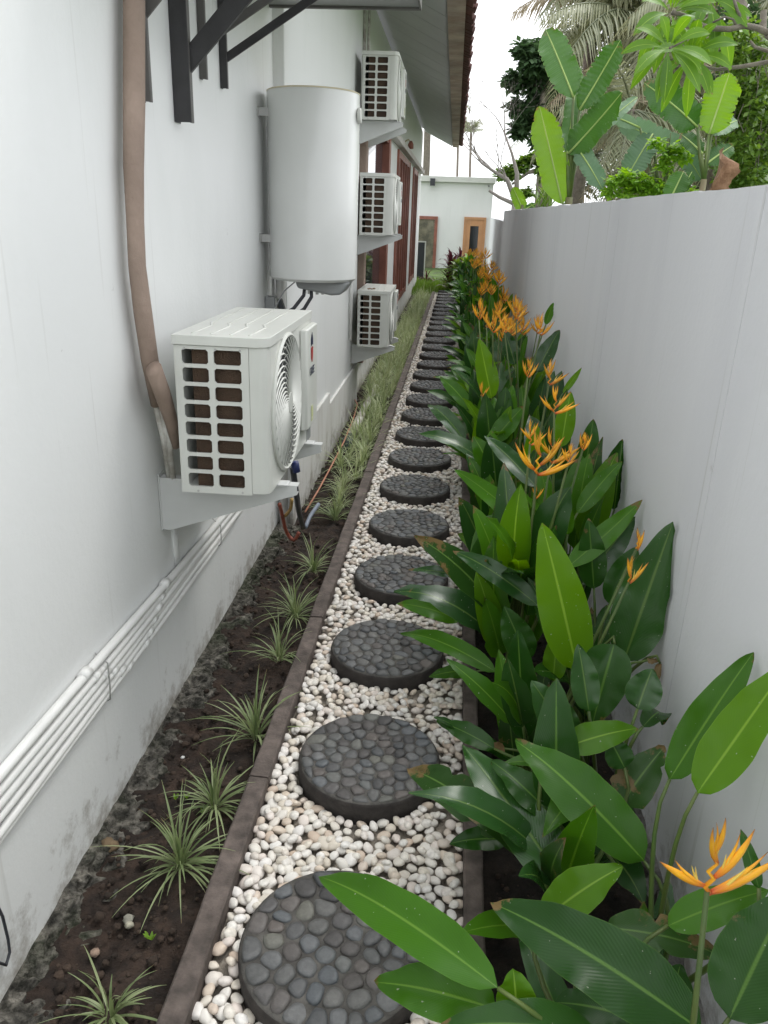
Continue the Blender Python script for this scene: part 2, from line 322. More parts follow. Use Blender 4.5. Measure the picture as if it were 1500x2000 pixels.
MT['hdry']=leaf_mat('heliconia_leaf_dry',(.16,.10,.05),(.26,.19,.09),(.30,.22,.10),rough=.7,trans=.15,brown=.2)
MT['ban']=leaf_mat('banana_leaf',(.024,.085,.012),(.065,.17,.028),(.30,.42,.12),rough=.4,trans=.20,vein=4,vscale=30)
MT['bangrey']=leaf_mat('banana_leaf_bluish',(.08,.16,.085),(.17,.27,.15),(.32,.42,.22),rough=.45,trans=.25,vein=4,vscale=30)
MT['banlime']=leaf_mat('banana_leaf_lime',(.11,.24,.012),(.18,.34,.025),(.38,.52,.10),rough=.45,trans=.30,vein=3,vscale=30)
MT['plum']=leaf_mat('plumeria_leaf',(.05,.14,.006),(.13,.28,.014),(.24,.38,.06),rough=.4,trans=.38)
MT['frond']=leaf_mat('palm_frond',(.11,.135,.075),(.22,.24,.15),(.30,.30,.18),rough=.55,trans=.25,vein=0)
MT['dryfrond']=leaf_mat('dry_palm_frond',(.20,.165,.11),(.34,.29,.20),(.36,.32,.22),rough=.7,trans=.2,vein=0,brown=.1)
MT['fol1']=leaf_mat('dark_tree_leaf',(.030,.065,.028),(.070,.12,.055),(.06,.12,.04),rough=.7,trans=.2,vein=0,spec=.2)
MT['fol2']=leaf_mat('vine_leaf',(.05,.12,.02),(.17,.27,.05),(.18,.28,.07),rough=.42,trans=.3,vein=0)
MT['fol3']=leaf_mat('bright_shrub_leaf',(.12,.26,.02),(.22,.38,.05),(.25,.4,.08),rough=.45,trans=.4,vein=0)
MT['cord']=leaf_mat('cordyline_leaf',(.05,.012,.018),(.12,.03,.035),(.16,.05,.05),rough=.4,trans=.2,vein=0)
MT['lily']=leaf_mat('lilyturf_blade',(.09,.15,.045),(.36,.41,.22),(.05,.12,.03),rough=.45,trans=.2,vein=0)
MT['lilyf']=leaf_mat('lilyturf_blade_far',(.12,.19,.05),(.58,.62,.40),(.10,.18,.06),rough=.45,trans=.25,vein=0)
MT['rib']=mat('banana_rib',(.34,.46,.14),.5)
MT['bract']=None
def bract_mat():
    m=bpy.data.materials.new('heliconia_bract'); m.use_nodes=True; N=m.node_tree.nodes; L=m.node_tree.links; p=N['Principled BSDF']; p.inputs['Roughness'].default_value=.4
    uv=N.new('ShaderNodeUVMap'); sp=N.new('ShaderNodeSeparateXYZ'); L.new(uv.outputs[0],sp.inputs[0])
    cr=N.new('ShaderNodeValToRGB'); e=cr.color_ramp.elements; e[0].position=0; e[0].color=(.55,.07,.02,1); e[1].position=1; e[1].color=(.22,.07,.02,1)
    k=e.new(.22); k.color=(.85,.33,.015,1); k=e.new(.6); k.color=(1.0,.50,.02,1); k=e.new(.86); k.color=(.80,.33,.03,1)
    L.new(sp.outputs[1],cr.inputs[0])
    tc=N.new('ShaderNodeTexCoord'); nz=N.new('ShaderNodeTexNoise'); nz.inputs['Scale'].default_value=30; L.new(tc.outputs['Object'],nz.inputs['Vector'])
    oi=N.new('ShaderNodeObjectInfo'); mr=N.new('ShaderNodeMapRange'); mr.inputs[3].default_value=.65; mr.inputs[4].default_value=1.1; L.new(oi.outputs['Random'],mr.inputs[0])
    h=N.new('ShaderNodeHueSaturation'); L.new(cr.outputs[0],h.inputs['Color']); L.new(mr.outputs[0],h.inputs['Value']); L.new(h.outputs[0],p.inputs['Base Color'])
    p.inputs['Subsurface Weight'].default_value=0.0
    return m
MT['bract']=bract_mat()
MT['floret']=mat('floret_yellow',(.85,.62,.12),.45,var=.1,scale=30)
# ================================================================ SETTING
XA=-.885; XB=-.83; XR=.66; STEP=4.05
def dx(Y): return .0065*(Y-1.2)
def grid(name,m,x0,x1,y0,y1,z,nx,ny,amp,fs,kind='structure',parent=None,xf=None,smooth=True):
    b=MB(); vs=[]
    for j in range(ny+1):
        y=y0+(y1-y0)*j/ny
        for i in range(nx+1):
            x=x0+(x1-x0)*i/nx
            if xf: x+=xf(y)
            n=noise.fractal(Vector((x*fs,y*fs,3.1)),1,2,4)*amp
            vs.append((x,y,z+n))
    fs_=[(j*(nx+1)+i,j*(nx+1)+i+1,(j+1)*(nx+1)+i+1,(j+1)*(nx+1)+i) for j in range(ny) for i in range(nx)]
    b.add(vs,fs_); o=b.build(name,m,parent,smooth)
    if kind: o['kind']=kind
    return o
b=MB(); b.box(-60,60,-20,140,-.6,-.45); g=b.build('ground',MT['lawn']); g['kind']='structure'
o=grid('garden_ground',MT['lawn'],.80,14,-4,60,-.12,20,60,.04,1.2)
o=grid('yard_lawn',MT['lawn'],-4,1.2,17.6,28,-.09,20,30,.02,2)
o=grid('planting_bed_soil',MT['soil'],-.90,-.44,.3,18,-.075,26,900,.022,9,xf=lambda y:0)
MT['soil2']=mat('darkened_soil',(.010,.008,.006),.95,var=.5,scale=20,bump=1.0,bscale=70,col2=(.028,.020,.015),nscale=16,dist=.012)  # dark_soil copy with lens darkness low in the frame put into the colour
o=grid('heliconia_bed_soil',MT['soil2'],.10,.70,.2,18,-.075,26,900,.03,8)
o=grid('path_base',MT['gbase'],-.50,.16,.6,17.7,-.018,10,200,.003,9,xf=dx)
# loose clods on the soil, too many to count
b=MB()
def rock(b,c,r,sq=.7,seed=0,n=5):
    vs=[];fs=[]
    rr=random.Random(seed)
    rows=4
    vs.append((c[0],c[1],c[2]-r*sq))
    for i in range(1,rows):
        ph=math.pi*i/rows-math.pi/2
        for k in range(n):
            a=2*math.pi*k/n+i*.4; q=r*rr.uniform(.75,1.15)
            vs.append((c[0]+q*math.cos(ph)*math.cos(a),c[1]+q*math.cos(ph)*math.sin(a),c[2]+q*sq*math.sin(ph)))
    vs.append((c[0],c[1],c[2]+r*sq)); t=len(vs)-1
    for k in range(n): fs.append((0,1+(k+1)%n,1+k))
    for i in range(rows-2):
        for k in range(n):
            a=1+i*n+k; b_=1+i*n+(k+1)%n; fs.append((a,b_,b_+n,a+n))
    for k in range(n): fs.append((t,1+(rows-2)*n+k,1+(rows-2)*n+(k+1)%n))
    b.add(vs,fs)
for i in range(3800):
    side=random.random()<.6; Y=.7+random.random()**1.8*9
    X=random.uniform(-.84,-.52) if side else random.uniform(.20,.64)
    r=random.choice([.003,.004,.006,.009,.014])*random.uniform(.7,1.2)
    b.c=random.random()
    rock(b,(X,Y,-.068+random.uniform(-.008,.012)),r,.6,i)
o=b.build('soil_clods',mat('clod',(.045,.030,.021),.95,objrnd=.5,bump=.5,bscale=150),None,True); o['kind']='stuff'
# --- rough mossy footing under the house wall
def footing(name,x_w,x_o,y0,y1,label,cat,zt=-.02,zb=-.11,ny=500,side=1,m=None,amp=.034):
    b=MB(); nx=12; vs=[]
    for j in range(ny+1):
        y=y0+(y1-y0)*j/ny
        ed=noise.fractal(Vector((1.7,y*2.2,.3)),1,2,4)*.03
        for i in range(nx+1):
            t=i/nx
            x=x_w+(x_o+ed-x_w)*t
            z=zt+(zb-zt)*(1-(1-t)**.8 if t<.3 else .25+.75*((t-.3)/.7)**1.6)
            p=Vector((x*14,y*11,z*14)); n1=noise.fractal(p,1,2,5)*amp+abs(noise.noise(Vector((x*34,y*30,z*30))))*.030-.01
            k=min(1,t*4+.15)
            vs.append((x+side*n1*k*.8,y,z+n1*k))
    b.add(vs,[(j*(nx+1)+i,j*(nx+1)+i+1,(j+1)*(nx+1)+i+1,(j+1)*(nx+1)+i) for j in range(ny) for i in range(nx)])
    o=b.build(name,m or MT['footing'],None,False); return o
o=footing('rough_footing',XA-.005,-.765,.6,5.3,'','',-.035,-.105); tag(o,'dark mossy rough concrete footing along the bottom of the house wall','footing')
o=footing('boundary_wall_footing',XR+.005,.585,.6,6,'','',-.03,-.11,ny=300,side=-1,m=mat('grey_footing',(.22,.21,.2),.9,var=.4,scale=14,bump=.9,bscale=60,col2=(.10,.095,.085),nscale=9)); tag(o,'grey flaking footing strip at the foot of the boundary wall','footing')
# --- main house
house=empty('house',(-3,8,0),'long white villa on the left with wall mounted units and red tiled eave','house')
b=MB(); b.box(-5.2,XA,-3,STEP,-.04,3.38)
b.add([],[]); wallA=b.build('wall',MT['wall'],house,bevel=0)
b=MB(); b.box(-5.2,XB,STEP+.0,7.12,-.12,3.38); wallB=b.build('wall',MT['wall'],house,bevel=.006)
b=MB(); b.box(XB,XB+.022,STEP+.004,5.42,-.12,.40); b.build('plinth',MT['plinth'],house,bevel=.005)
b=MB(); b.box(XB,XB+.020,5.424,7.12,-.12,.315); b.build('plinth',MT['plinth'],house,bevel=.005)
# window wall beyond the stacked units: piers, sill wall and head
YC0,YC1=7.124,20.0; XC=-.86
wins=[(7.45,10.05,.25,2.44),(11.9,14.9,.27,2.44),(16.2,17.9,.30,2.44)]
b=MB()
ys=[YC0]
for (a,c,z0,z1) in wins: ys+= [a,c]
ys.append(YC1)
b.box(-5.2,XC,YC0,YC1,-.3,.25-.0); b.build('sill_wall',MT['plinth'],house)
for i in range(0,len(ys),2):
    b2=MB(); b2.box(-1.1,XC,ys[i],ys[i+1],.252,2.44); b2.build('pier',MT['wall'],house)
b=MB(); b.box(-5.2,XC,YC0,YC1,2.443,3.38); b.build('wall_head',MT['wall'],house)
b=MB(); b.box(-5.2,-1.6,YC0,YC1,.252,2.44); b.build('inner_wall',MT['curt'],house)
b=MB(); b.box(XC,-.77,10.2,19.6,2.47,2.55); b.build('window_canopy',MT['trim'],house,bevel=.004)
for wi,(a,c,z0,z1) in enumerate(wins):
    fr=MB(); t=.09; xo=XC+ (.03 if wi else .06)
    fr.box(XC-.03,xo,a,a+t,z0+.002,z1-.002); fr.box(XC-.03,xo,c-t*(2.6 if wi==0 else 1),c,z0+.002,z1-.002)
    fr.box(XC-.03,xo-.01,a+t,c-t*(2.6 if wi==0 else 1),z1-.09,z1-.002); fr.box(XC-.03,xo-.01,a+t,c-t*(2.6 if wi==0 else 1),z0+.002,z0+.09)
    wo=fr.build('window_frame',MT['wood'],house)
    gl=MB(); gl.box(XC-.03,XC-.02,a+t+.002,c-t-.002,z0+.092,z1-.092); gl.build('pane',MT['glass'],wo)
    if wi:
        n=5 if wi==1 else 3
        for k in range(n):
            y=a+t+(c-a-2*t)*(k+.5)/n
            m_=MB(); m_.box(XC-.018,xo-.008,y-.03,y+.03,z0+.09,z1-.09); m_.build('mullion',MT['wood'],wo)
# roof with soffit, fascia and tiles
Y0,Y1=2.2,19.6
def roofz(x): return 3.40+(x-XB)*(-.46)
b=MB(); b.prism([(-1.2,roofz(-1.2)+.02),(-.16,roofz(-.16)),(-.16,roofz(-.16)+.04),(-1.2,roofz(-1.2)+.06)],Y0,Y1); 
b.build('soffit',MT['soffit'],house)
for k in range(30):      # boards of the soffit seen as faint joints
    y=Y0+.3+k*.6
    if y>Y1-.1: break
    q=MB(); q.prism([(XB+.02,roofz(XB+.02)-.006),(-.17,roofz(-.17)-.006),(-.17,roofz(-.17)-.001),(XB+.02,roofz(XB+.02)-.001)],y,y+.59); q.build('soffit_board',MT['soffit'],house)
b=MB(); b.box(-.158,-.02,Y0,Y1,roofz(-.16)-.04,roofz(-.16)+.05); b.build('fascia',MT['fascia'],house)
b=MB(); b.prism([(-5,roofz(-.16)+2.37),(-.0,roofz(-.16)+.07),(0,roofz(-.16)+.1),(-5,roofz(-.16)+2.41)],Y0,Y1); b.build('roof',MT['rtile'],house)
tm=MB()
for k in range(5): pass
tmesh=MB(); 
pr=[(math.cos(a)*.075,math.sin(a)*.045) for a in np.linspace(0,math.pi,6)]
tmesh.prism([(p[0],p[1]) for p in pr]+[(-.06,-.012),(.06,-.012)],0,.34,'x')
tme=tmesh.mesh('roof_tile',smooth=False); tme.materials.append(MT['rtile'])
y=Y0+.08; k=0
while y<Y1:
    for r_ in range(1):
        o=bpy.data.objects.new('roof_tile',tme); link(o,house)
        xx=-.27; o.location=Vector((xx,y,roofz(-.16)+.115))-house.location; o.rotation_euler=(random.uniform(-.03,.03),.36,random.uniform(-.03,.03)); o.scale=(1+random.uniform(-.03,.05),1,1)
    y+=.135
# --- boundary wall, two heights
bw=empty('boundary_wall',(XR+.08,5,0),'tall pale grey boundary wall along the right side of the planting','wall')
def wallslab(y0,y1,zt):
    n=int((y1-y0)/.07)+1; top=[(y1-(y1-y0)*k/n, zt+.006*noise.fractal(Vector((k*.23,y0,1)),1,2,4)-(.003 if random.random()<.06 else 0)) for k in range(n+1)]
    b=MB(); b.prism([(y0,-.13),(y1,-.13)]+top,XR,XR+.15,'x'); b.build('wall_panel',MT['wallR'],bw)
wallslab(3.444,11.5,1.685); wallslab(1.87,3.44,1.685); wallslab(-1,1.867,1.76)
b=MB(); b.box(XR+.003,XR+.13,3.4405,3.4435,-.12,1.66); b.build('joint_filler',MT['dark'],bw)
lw=empty('low_boundary_wall',(.9,20,0),'lower white wall running on behind the grey boundary wall to the far house','wall')
b=MB(); b.add([(XR+.01,11.51,-.3),(1.16,27.9,-.4),(1.30,27.9,-.4),(XR+.15,11.51,-.3),(XR+.01,11.51,1.55),(1.16,27.9,1.59),(1.30,27.9,1.59),(XR+.15,11.51,1.55)],[(0,3,2,1),(4,5,6,7),(0,1,5,4),(1,2,6,5),(2,3,7,6),(3,0,4,7)]); b.build('wall_panel',MT['wallR'],lw)
# --- kerbs
def kerb(name,xa,xb,zt,label,y0=.85,y1=17.7):
    root=empty(name,((xa+xb)/2,y0,0),label,'kerb')
    y=y0; 
    while y<y1:
        l=.98; b=MB()
        e=min(y+l,y1); d0,d1=dx(y),dx(e); j=random.uniform(-.002,.002)
        n=10; vs=[];fs=[]
        for i in range(n+1):
            yy=y+.003+(e-y-.006)*i/n; d=d0+(d1-d0)*i/n
            w1=random.uniform(-.0015,.0015); w2=random.uniform(-.0015,.0015)
            vs+=[(xa+d+w1,yy,-.12),(xb+d+w2,yy,-.12),(xb+d+w2,yy,zt+j-.004),(xb-.005+d+w2,yy,zt+j+w1),(xa+.005+d+w1,yy,zt+j+w2),(xa+d+w1,yy,zt+j-.004)]
        for i in range(n):
            for k in range(6): fs.append((i*6+k,i*6+(k+1)%6,(i+1)*6+(k+1)%6,(i+1)*6+k))
        fs.append((5,4,3,2,1,0)); fs.append(tuple(n*6+k for k in range(6)))
        b.add(vs,fs); b.build('kerb_length',MT['conc'],root)
        y+=l
    return root
kerb('kerb',-.506,-.450,.042,'long brown concrete kerb between the grass bed and the white pebbles')
kerb('kerb',.123,.173,.035,'brown concrete kerb on the right, half hidden under the orange flowered plants')
# --- stepping stones
DY=[1.29,1.95,2.60,3.25,3.89,4.51,5.13,5.74,6.36,6.95,7.56,8.14]
while len(DY)<28: DY.append(DY[-1]+.6)
DR=.216
def voronoi_cells(n,R,seed,relax=3):
    r=random.Random(seed); pts=[]
    while len(pts)<n:
        p=(r.uniform(-R,R),r.uniform(-R,R))
        if p[0]**2+p[1]**2<(R*.97)**2 and all((p[0]-q[0])**2+(p[1]-q[1])**2>(R*R*1.35/n) for q in pts) : pts.append(p)
        elif r.random()<.002: pts.append(p) if p[0]**2+p[1]**2<R*R*.9 else None
    def cell(i):
        poly=[(R*math.cos(a),R*math.sin(a)) for a in np.linspace(0,2*math.pi,40,endpoint=False)]
        px,py=pts[i]
        for j,(qx,qy) in enumerate(pts):
            if j==i: continue
            if (qx-px)**2+(qy-py)**2>(.9*R)**2: continue
            mx_,my_=(px+qx)/2,(py+qy)/2; nx,ny=qx-px,qy-py; new=[]
            for k in range(len(poly)):
                a=poly[k];c=poly[(k+1)%len(poly)]
                da=(a[0]-mx_)*nx+(a[1]-my_)*ny; dc=(c[0]-mx_)*nx+(c[1]-my_)*ny
                if da<=0: new.append(a)
                if da*dc<0:
                    t=da/(da-dc); new.append((a[0]+(c[0]-a[0])*t,a[1]+(c[1]-a[1])*t))
            poly=new
            if len(poly)<3: break
        return poly
    for it in range(relax):
        for i in range(n):
            c=cell(i)
            if len(c)<3: continue
            cx=sum(p[0] for p in c)/len(c); cy=sum(p[1] for p in c)/len(c)
            pts[i]=(pts[i][0]*.45+cx*.55,pts[i][1]*.45+cy*.55)
    return [cell(i) for i in range(n)]
def resample(poly,n):
    P=[Vector(p) for p in poly]; L=[(P[(i+1)%len(P)]-P[i]).length for i in range(len(P))]; T=sum(L); out=[]
    for k in range(n):
        d=T*k/n; i=0
        while d>L[i] and i<len(L)-1: d-=L[i]; i+=1
        out.append(P[i]+(P[(i+1)%len(P)]-P[i])*(d/max(L[i],1e-9)))
    return out
def cobble_geo(b,poly,z,seed,gap=.003,n=14,h=.006):
    r=random.Random(seed); q=resample(poly,n)
    for it in range(1):
        q=[(q[i-1]+q[i]*2+q[(i+1)%n])/4 for i in range(n)]
    c=sum(q,Vector((0,0)))/n
    R=sum((p-c).length for p in q)/n
    k=max(.3,1-gap/R); q=[c+(p-c)*k*r.uniform(.96,1.04) for p in q]
    h=h*r.uniform(.6,1.25); tx,ty=r.uniform(-.12,.12),r.uniform(-.12,.12)
    vs=[];fs=[]
    for s,zz in ((1.0,-.006),(.985,.35*h),(.88,.85*h),(.5,1.03*h)):
        for p in q:
            d=(p-c)*s; vs.append((c.x+d.x,c.y+d.y,z+zz+(d.x*tx+d.y*ty)*(1 if zz>0 else 0)))
    vs.append((c.x,c.y,z+h*1.05))
    for i in range(3):
        for k_ in range(n): fs.append((i*n+k_,i*n+(k_+1)%n,(i+1)*n+(k_+1)%n,(i+1)*n+k_))
    for k_ in range(n): fs.append((3*n+k_,3*n+(k_+1)%n,4*n))
    b.add(vs,fs)
ORD=['first','second','third','fourth','fifth','sixth','seventh','eighth','ninth','tenth','eleventh','twelfth','thirteenth','fourteenth','fifteenth','sixteenth','seventeenth','eighteenth','nineteenth','twentieth','twenty-first','twenty-second','twenty-third','twenty-fourth','twenty-fifth','twenty-sixth','twenty-seventh','twenty-eighth']
bodyb=MB(); prof=[(DR*.97,-.09),(DR,-.05),(DR,.042),(DR-.004,.051),(DR-.010,.054),(.10,.0545),(.01,.055)]
bodyb.lathe(prof,(0,0,0),56); bodyme=bodyb.mesh('slab_body',smooth=True,ang=50); bodyme.materials.append(MT['cement']); bodyme.materials.append(MT['discside'])
for p in bodyme.polygons:
    if abs(p.normal.z)<.5: p.material_index=1
NIND=7; farme=[]
for k,Y in enumerate(DY):
    lab=f'round pebble-faced stepping stone, {ORD[k]} along the path from the camera'
    if k==0: lab='nearest and largest looking round stepping stone, under the long leaf at the bottom'
    if k==27: lab='last round stepping stone at the far planted end of the path'
    root=empty('stepping_stone',(-.165+dx(Y)+random.uniform(-.006,.006),Y,0),lab,'stepping stone','round stepping stones down the pebble path')
    tilt=(random.uniform(-.008,.008),random.uniform(-.008,.008)); root.rotation_euler=(tilt[0],tilt[1],random.uniform(0,6.28) if k>=0 else 0)
    o=bpy.data.objects.new('slab_body',bodyme); link(o,root)
    if k<NIND:
        cells=voronoi_cells([66,84,76,90,80,94,86][k],DR-.008,100+k,2)
        for i,c in enumerate(cells):
            if len(c)<3: continue
            b=MB(); cobble_geo(b,c,.052,1000*k+i,gap=.0014 if k==0 else .0005+.0004*(k%3),h=.0080)
            me=b.mesh('cobble',smooth=True); me.materials.append(MT['cobble'])
            o=bpy.data.objects.new('cobble',me); link(o,root)
    else:
        if len(farme)<4:
            b=MB(); 
            for i,c in enumerate(voronoi_cells(90,DR-.010,200+k,2)):
                if len(c)<3: continue
                b.c=random.random(); cobble_geo(b,c,.052,5000*k+i,gap=.0006,n=9,h=.009)
            me=b.mesh('cobble_facing',smooth=True); me.materials.append(MT['cobble']); farme.append(me)
        o=bpy.data.objects.new('cobble_facing',farme[(k-7)%len(farme)]); link(o,root); o['kind']='stuff'
# --- white pebbles
def ico(sub):
    import bmesh
    bm=bmesh.new(); bmesh.ops.create_icosphere(bm,subdivisions=sub,radius=1)
    v=[p.co.copy() for p in bm.verts]; f=[[q.index for q in p.verts] for p in bm.faces]; bm.free(); return v,f
I3,I2,I1=ico(3),ico(2),ico(1)
def shape(v,seed):
    r=random.Random(seed); e=r.uniform(2.2,2.8); sx,sy,sz=1,r.uniform(.60,.85),r.uniform(.42,.56); sk=r.uniform(-.2,.2); off=Vector((r.random()*9,seed,0))
    res=[]
    for p in v:
        k=1+.13*noise.noise(p*1.3+off); q=Vector((p.x*k*sx,p.y*k*sy*(1+sk*p.x),p.z*k*sz)); res.append(q)
    return res
sh3=[shape(I3[0],i) for i in range(14)]; sh2=[shape(I2[0],i) for i in range(10)]; sh1=[shape(I1[0],i) for i in range(6)]
pm=[]
for s in sh3:
    b=MB(); b.add(s,I3[1]); me=b.mesh('pebble',smooth=True); me.materials.append(MT['pebble']); pm.append(me)
bed=bpy.data.objects['path_base']; bed.name='pebble_bed'
pts=[];cell={}
def try_pt(x,y,md):
    cx,cy=int(x/.03),int(y/.03)
    for a in (-1,0,1):
        for c in (-1,0,1):
            for (u,v) in cell.get((cx+a,cy+c),()):
                if (u-x)**2+(v-y)**2<md*md: return False
    cell.setdefault((cx,cy),[]).append((x,y)); pts.append((x,y)); return True
for band in range(0,170):
    ya=.85+band*.1
    for t in range(1300 if ya<6 else 500):
        y=ya+random.random()*.1; x=random.uniform(-.444,.118)+dx(y)
        ok=True
        for Y in DY:
            if abs(Y-y)<DR+.01 and (x+.165-dx(Y))**2+(y-Y)**2<(DR+.008)**2: ok=False;break
        if ok: try_pt(x,y,.0252 if ya<6 else .026)
pts.sort(key=lambda p:p[1])
fills=MB(); cnt=0
def place(i,x,y,z,s,lay):
    global cnt
    rx,ry,rz=random.gauss(0,.2),random.gauss(0,.2),random.uniform(0,6.28)
    R=Matrix.Rotation(rz,3,'Z')@Matrix.Rotation(rx,3,'X')@Matrix.Rotation(ry,3,'Y')
    if lay==1 and cnt<300 and y>1.0:
        o=bpy.data.objects.new('pebble',pm[random.randrange(14)]); link(o,bed)
        o.matrix_local=Matrix.Translation((x,y,z))@R.to_4x4()@Matrix.Scale(s,4); cnt+=1; return
    src=(sh2,I2) if y<5.5 else (sh1,I1)
    v=random.choice(src[0]); fills.c=random.random()
    fills.add([(R@(p*s))+Vector((x,y,z)) for p in v],src[1][1])
for i,(x,y) in enumerate(pts):
    s=random.choice([.0150,.0165,.0180,.0180,.0195,.0215])*random.uniform(.92,1.08)
    z=.002+random.uniform(-.003,.005)
    place(i,x,y,z,s,1)
for i,(x,y) in enumerate(pts):                # second layer of stones lying on and between
    if random.random()<(.5 if y<6 else .25):
        xx=x+random.choice((-1,1))*random.uniform(.009,.014); yy=y+random.choice((-1,1))*random.uniform(.009,.014)
        if -.43+dx(yy)<xx<.105+dx(yy) and all(not(abs(Y-yy)<DR+.02 and (xx+.165-dx(Y))**2+(yy-Y)**2<(DR+.018)**2) for Y in DY):
            place(i,xx,yy,.013+random.uniform(-.002,.003),random.uniform(.0135,.0175),2)
o=fills.build('loose_pebbles',MT['pebble'],bed,True); o['kind']='stuff'
# ================================================================ WALL MOUNTED THINGS
def ac_unit(loc,label,detail=True,scale=1.0):
    root=empty('ac_unit',(0,0,0),label,'air conditioner','white outdoor air conditioner units on brackets')
    D,Lg,Hh=.268,.69,.465
    # casing: hollow shell built of back, floor, rounded front corner and far end
    b=MB()
    b.box(.004,.016,.012,Lg,.006,.438)                                   # back sheet
    b.box(.016,D-.016,.012,Lg,.006,.016)
    b.box(.016,D-.016,Lg-.012,Lg,.018,.438)
    pts=[(.2145,.001),(.238,.001),(.252,.004),(.262,.012),(.267,.026),(.268,.036)]
    inner=[(x-.006,y+.006) for x,y in pts]
    poly=pts+inner[::-1]
    b.prism(poly,.006,.438,'z')
    # front plate with round hole
    cy,cz,r=.245,.232,.205; n=64; y0,y1,z0,z1=.0365,Lg,.006,.438
    vs=[];fs=[]
    for k in range(n):
        a=2*math.pi*k/n; c,s=math.cos(a),math.sin(a)
        vs.append((D,cy+r*c,cz+r*s))
        t=min(((y1-cy)/c if c>1e-6 else 9),((y0-cy)/c if c<-1e-6 else 9),((z1-cz)/s if s>1e-6 else 9),((z0-cz)/s if s<-1e-6 else 9))
        t=max(t,r+.0005)
        vs.append((D,cy+t*c,cz+t*s)); 
    for k in range(n):
        k2=(k+1)%n; fs.append((2*k,2*k+1,2*k2+1,2*k2))
    b.add(vs,fs)
    # corner infill triangles
    for (yy,zz) in ((y1,z1),(y1,z0),(y0,z1),(y0,z0)):
        best=sorted(range(n),key=lambda k:(vs[2*k+1][1]-yy)**2+(vs[2*k+1][2]-zz)**2)[:2]
        b.add([vs[2*best[0]+1],vs[2*best[1]+1],(D,yy,zz)],[(0,1,2)])
    b.build('casing',MT['acw'],root,smooth=True,ang=30)
    # side grille plate with 2 x 8 openings, corners cut
    b=MB(); xs=[0,.022,.098,.114,.192,.2135]; zs=[0.0]; 
    for i in range(8): zs+= [.020+.0522*i,.020+.0522*i+.0415]
    zs.append(.437)
    def plate(yy):
        idx={}; V=[];Fc=[]
        for i,x in enumerate(xs):
            for j,z in enumerate(zs): idx[(i,j)]=len(V); V.append((x,yy,z))
        holes=[]
        for i in range(len(xs)-1):
            for j in range(len(zs)-1):
                if i in(1,3) and j%2==1: holes.append((i,j)); continue
                Fc.append((idx[(i,j)],idx[(i+1,j)],idx[(i+1,j+1)],idx[(i,j+1)]))
        return V,Fc,holes
    V0,F0,Hs=plate(0.0); b.add(V0,F0); V1,F1,_=plate(.006); b.add(V1,[f[::-1] for f in F1])
    for (i,j) in Hs:
        xa,xb,za,zb=xs[i],xs[i+1],zs[j],zs[j+1]; c=.006
        o8=[(xa+c,za),(xb-c,za),(xb,za+c),(xb,zb-c),(xb-c,zb),(xa+c,zb),(xa,zb-c),(xa,za+c)]
        b.add([(x,0,z) for x,z in o8]+[(x,.006,z) for x,z in o8],[(q,(q+1)%8,(q+1)%8+8,q+8) for q in range(8)])
        for (u,v,w_) in (((xa,za),(xa+c,za),(xa,za+c)),((xb,za),(xb,za+c),(xb-c,za)),((xb,zb),(xb-c,zb),(xb,zb-c)),((xa,zb),(xa,zb-c),(xa+c,zb))):
            b.add([(u[0],0,u[1]),(v[0],0,v[1]),(w_[0],0,w_[1])],[(0,1,2)])
    b.add([(0,0,0),(0,.012,0),(0,.012,.437),(0,0,.437)],[(0,1,2,3)])
    sg=b.build('side_grille',MT['acw'],root)
    b=MB(); b.box(.045,.205,.020,.03,.012,.43); b.build('condenser_fins',MT['fins'],root)
    b=MB(); 
    for (x,z) in ((.05,.006),(.185,.008),(.03,.428),(.12,.4285),(.19,.429)): b.tube([(x,.001,z),(x,-.002,z)],.0035,8)
    b.build('screw',MT['galv'],sg)
    # lid
    b=MB(); b.prism([(-.003,-.006),(D-.03,-.006),(D-.010,.002),(D+.004,.022),(D+.004,Lg+.004),(-.003,Lg+.004)],.4385,.4655,'z')
    lid=b.build('lid',MT['acw'],root,bevel=.0015); lid.data.materials.append(MT['actop'])
    for p_ in lid.data.polygons:
        if p_.normal.z>.7: p_.material_index=1
    b=MB()
    for k in range(4):
        x0=.045+k*.055
        b.tube([(x0,.03,.4655),(x0+.006,.20,.4655),(x0-.012,.26,.4655),(x0-.012,.66,.4655)],.0045,6,flat=.6)
    b.build('lid_rib',MT['acw'],lid,smooth=True)
    # fan opening: dark well, fan, grille
    b=MB(); b.tube([(D-.002,cy,cz),(.10,cy,cz)],[r-.002,r*.95],40,cap=False); b.tube([(.101,cy,cz),(.098,cy,cz)],r*.95,40); b.build('fan_shroud',MT['greyplastic'],root,smooth=True,ang=40)
    b=MB()
    for k in range(3):
        a0=k*2*math.pi/3; vs=[];fs=[]
        for i in range(6):
            for j in range(5):
                rr=.04+(.13)*i/5; a=a0+1.5*j/4*(.7+.3*i/5); vs.append((.15+.05*j/4,cy+rr*math.cos(a),cz+rr*math.sin(a)))
        for i in range(5):
            for j in range(4): fs.append((i*5+j,i*5+j+1,(i+1)*5+j+1,(i+1)*5+j))
        b.add(vs,fs)
    b.tube([(.14,cy,cz),(.21,cy,cz)],.045,16)
    b.build('fan',MT['greyplastic'],root,smooth=True,ang=40)
    b=MB(); m_=48
    def ring(rr,tube_r,xx):
        P=[(xx,cy+rr*math.cos(2*math.pi*k/m_),cz+rr*math.sin(2*math.pi*k/m_)) for k in range(m_+1)]
        b.tube(P,tube_r,5,cap=False,fd=(1,0,0))
    ring(r+.004,.0085,D+.004)
    for q in range(1,6): ring(.04+(r-.042)*q/6,.0011,D+.004)
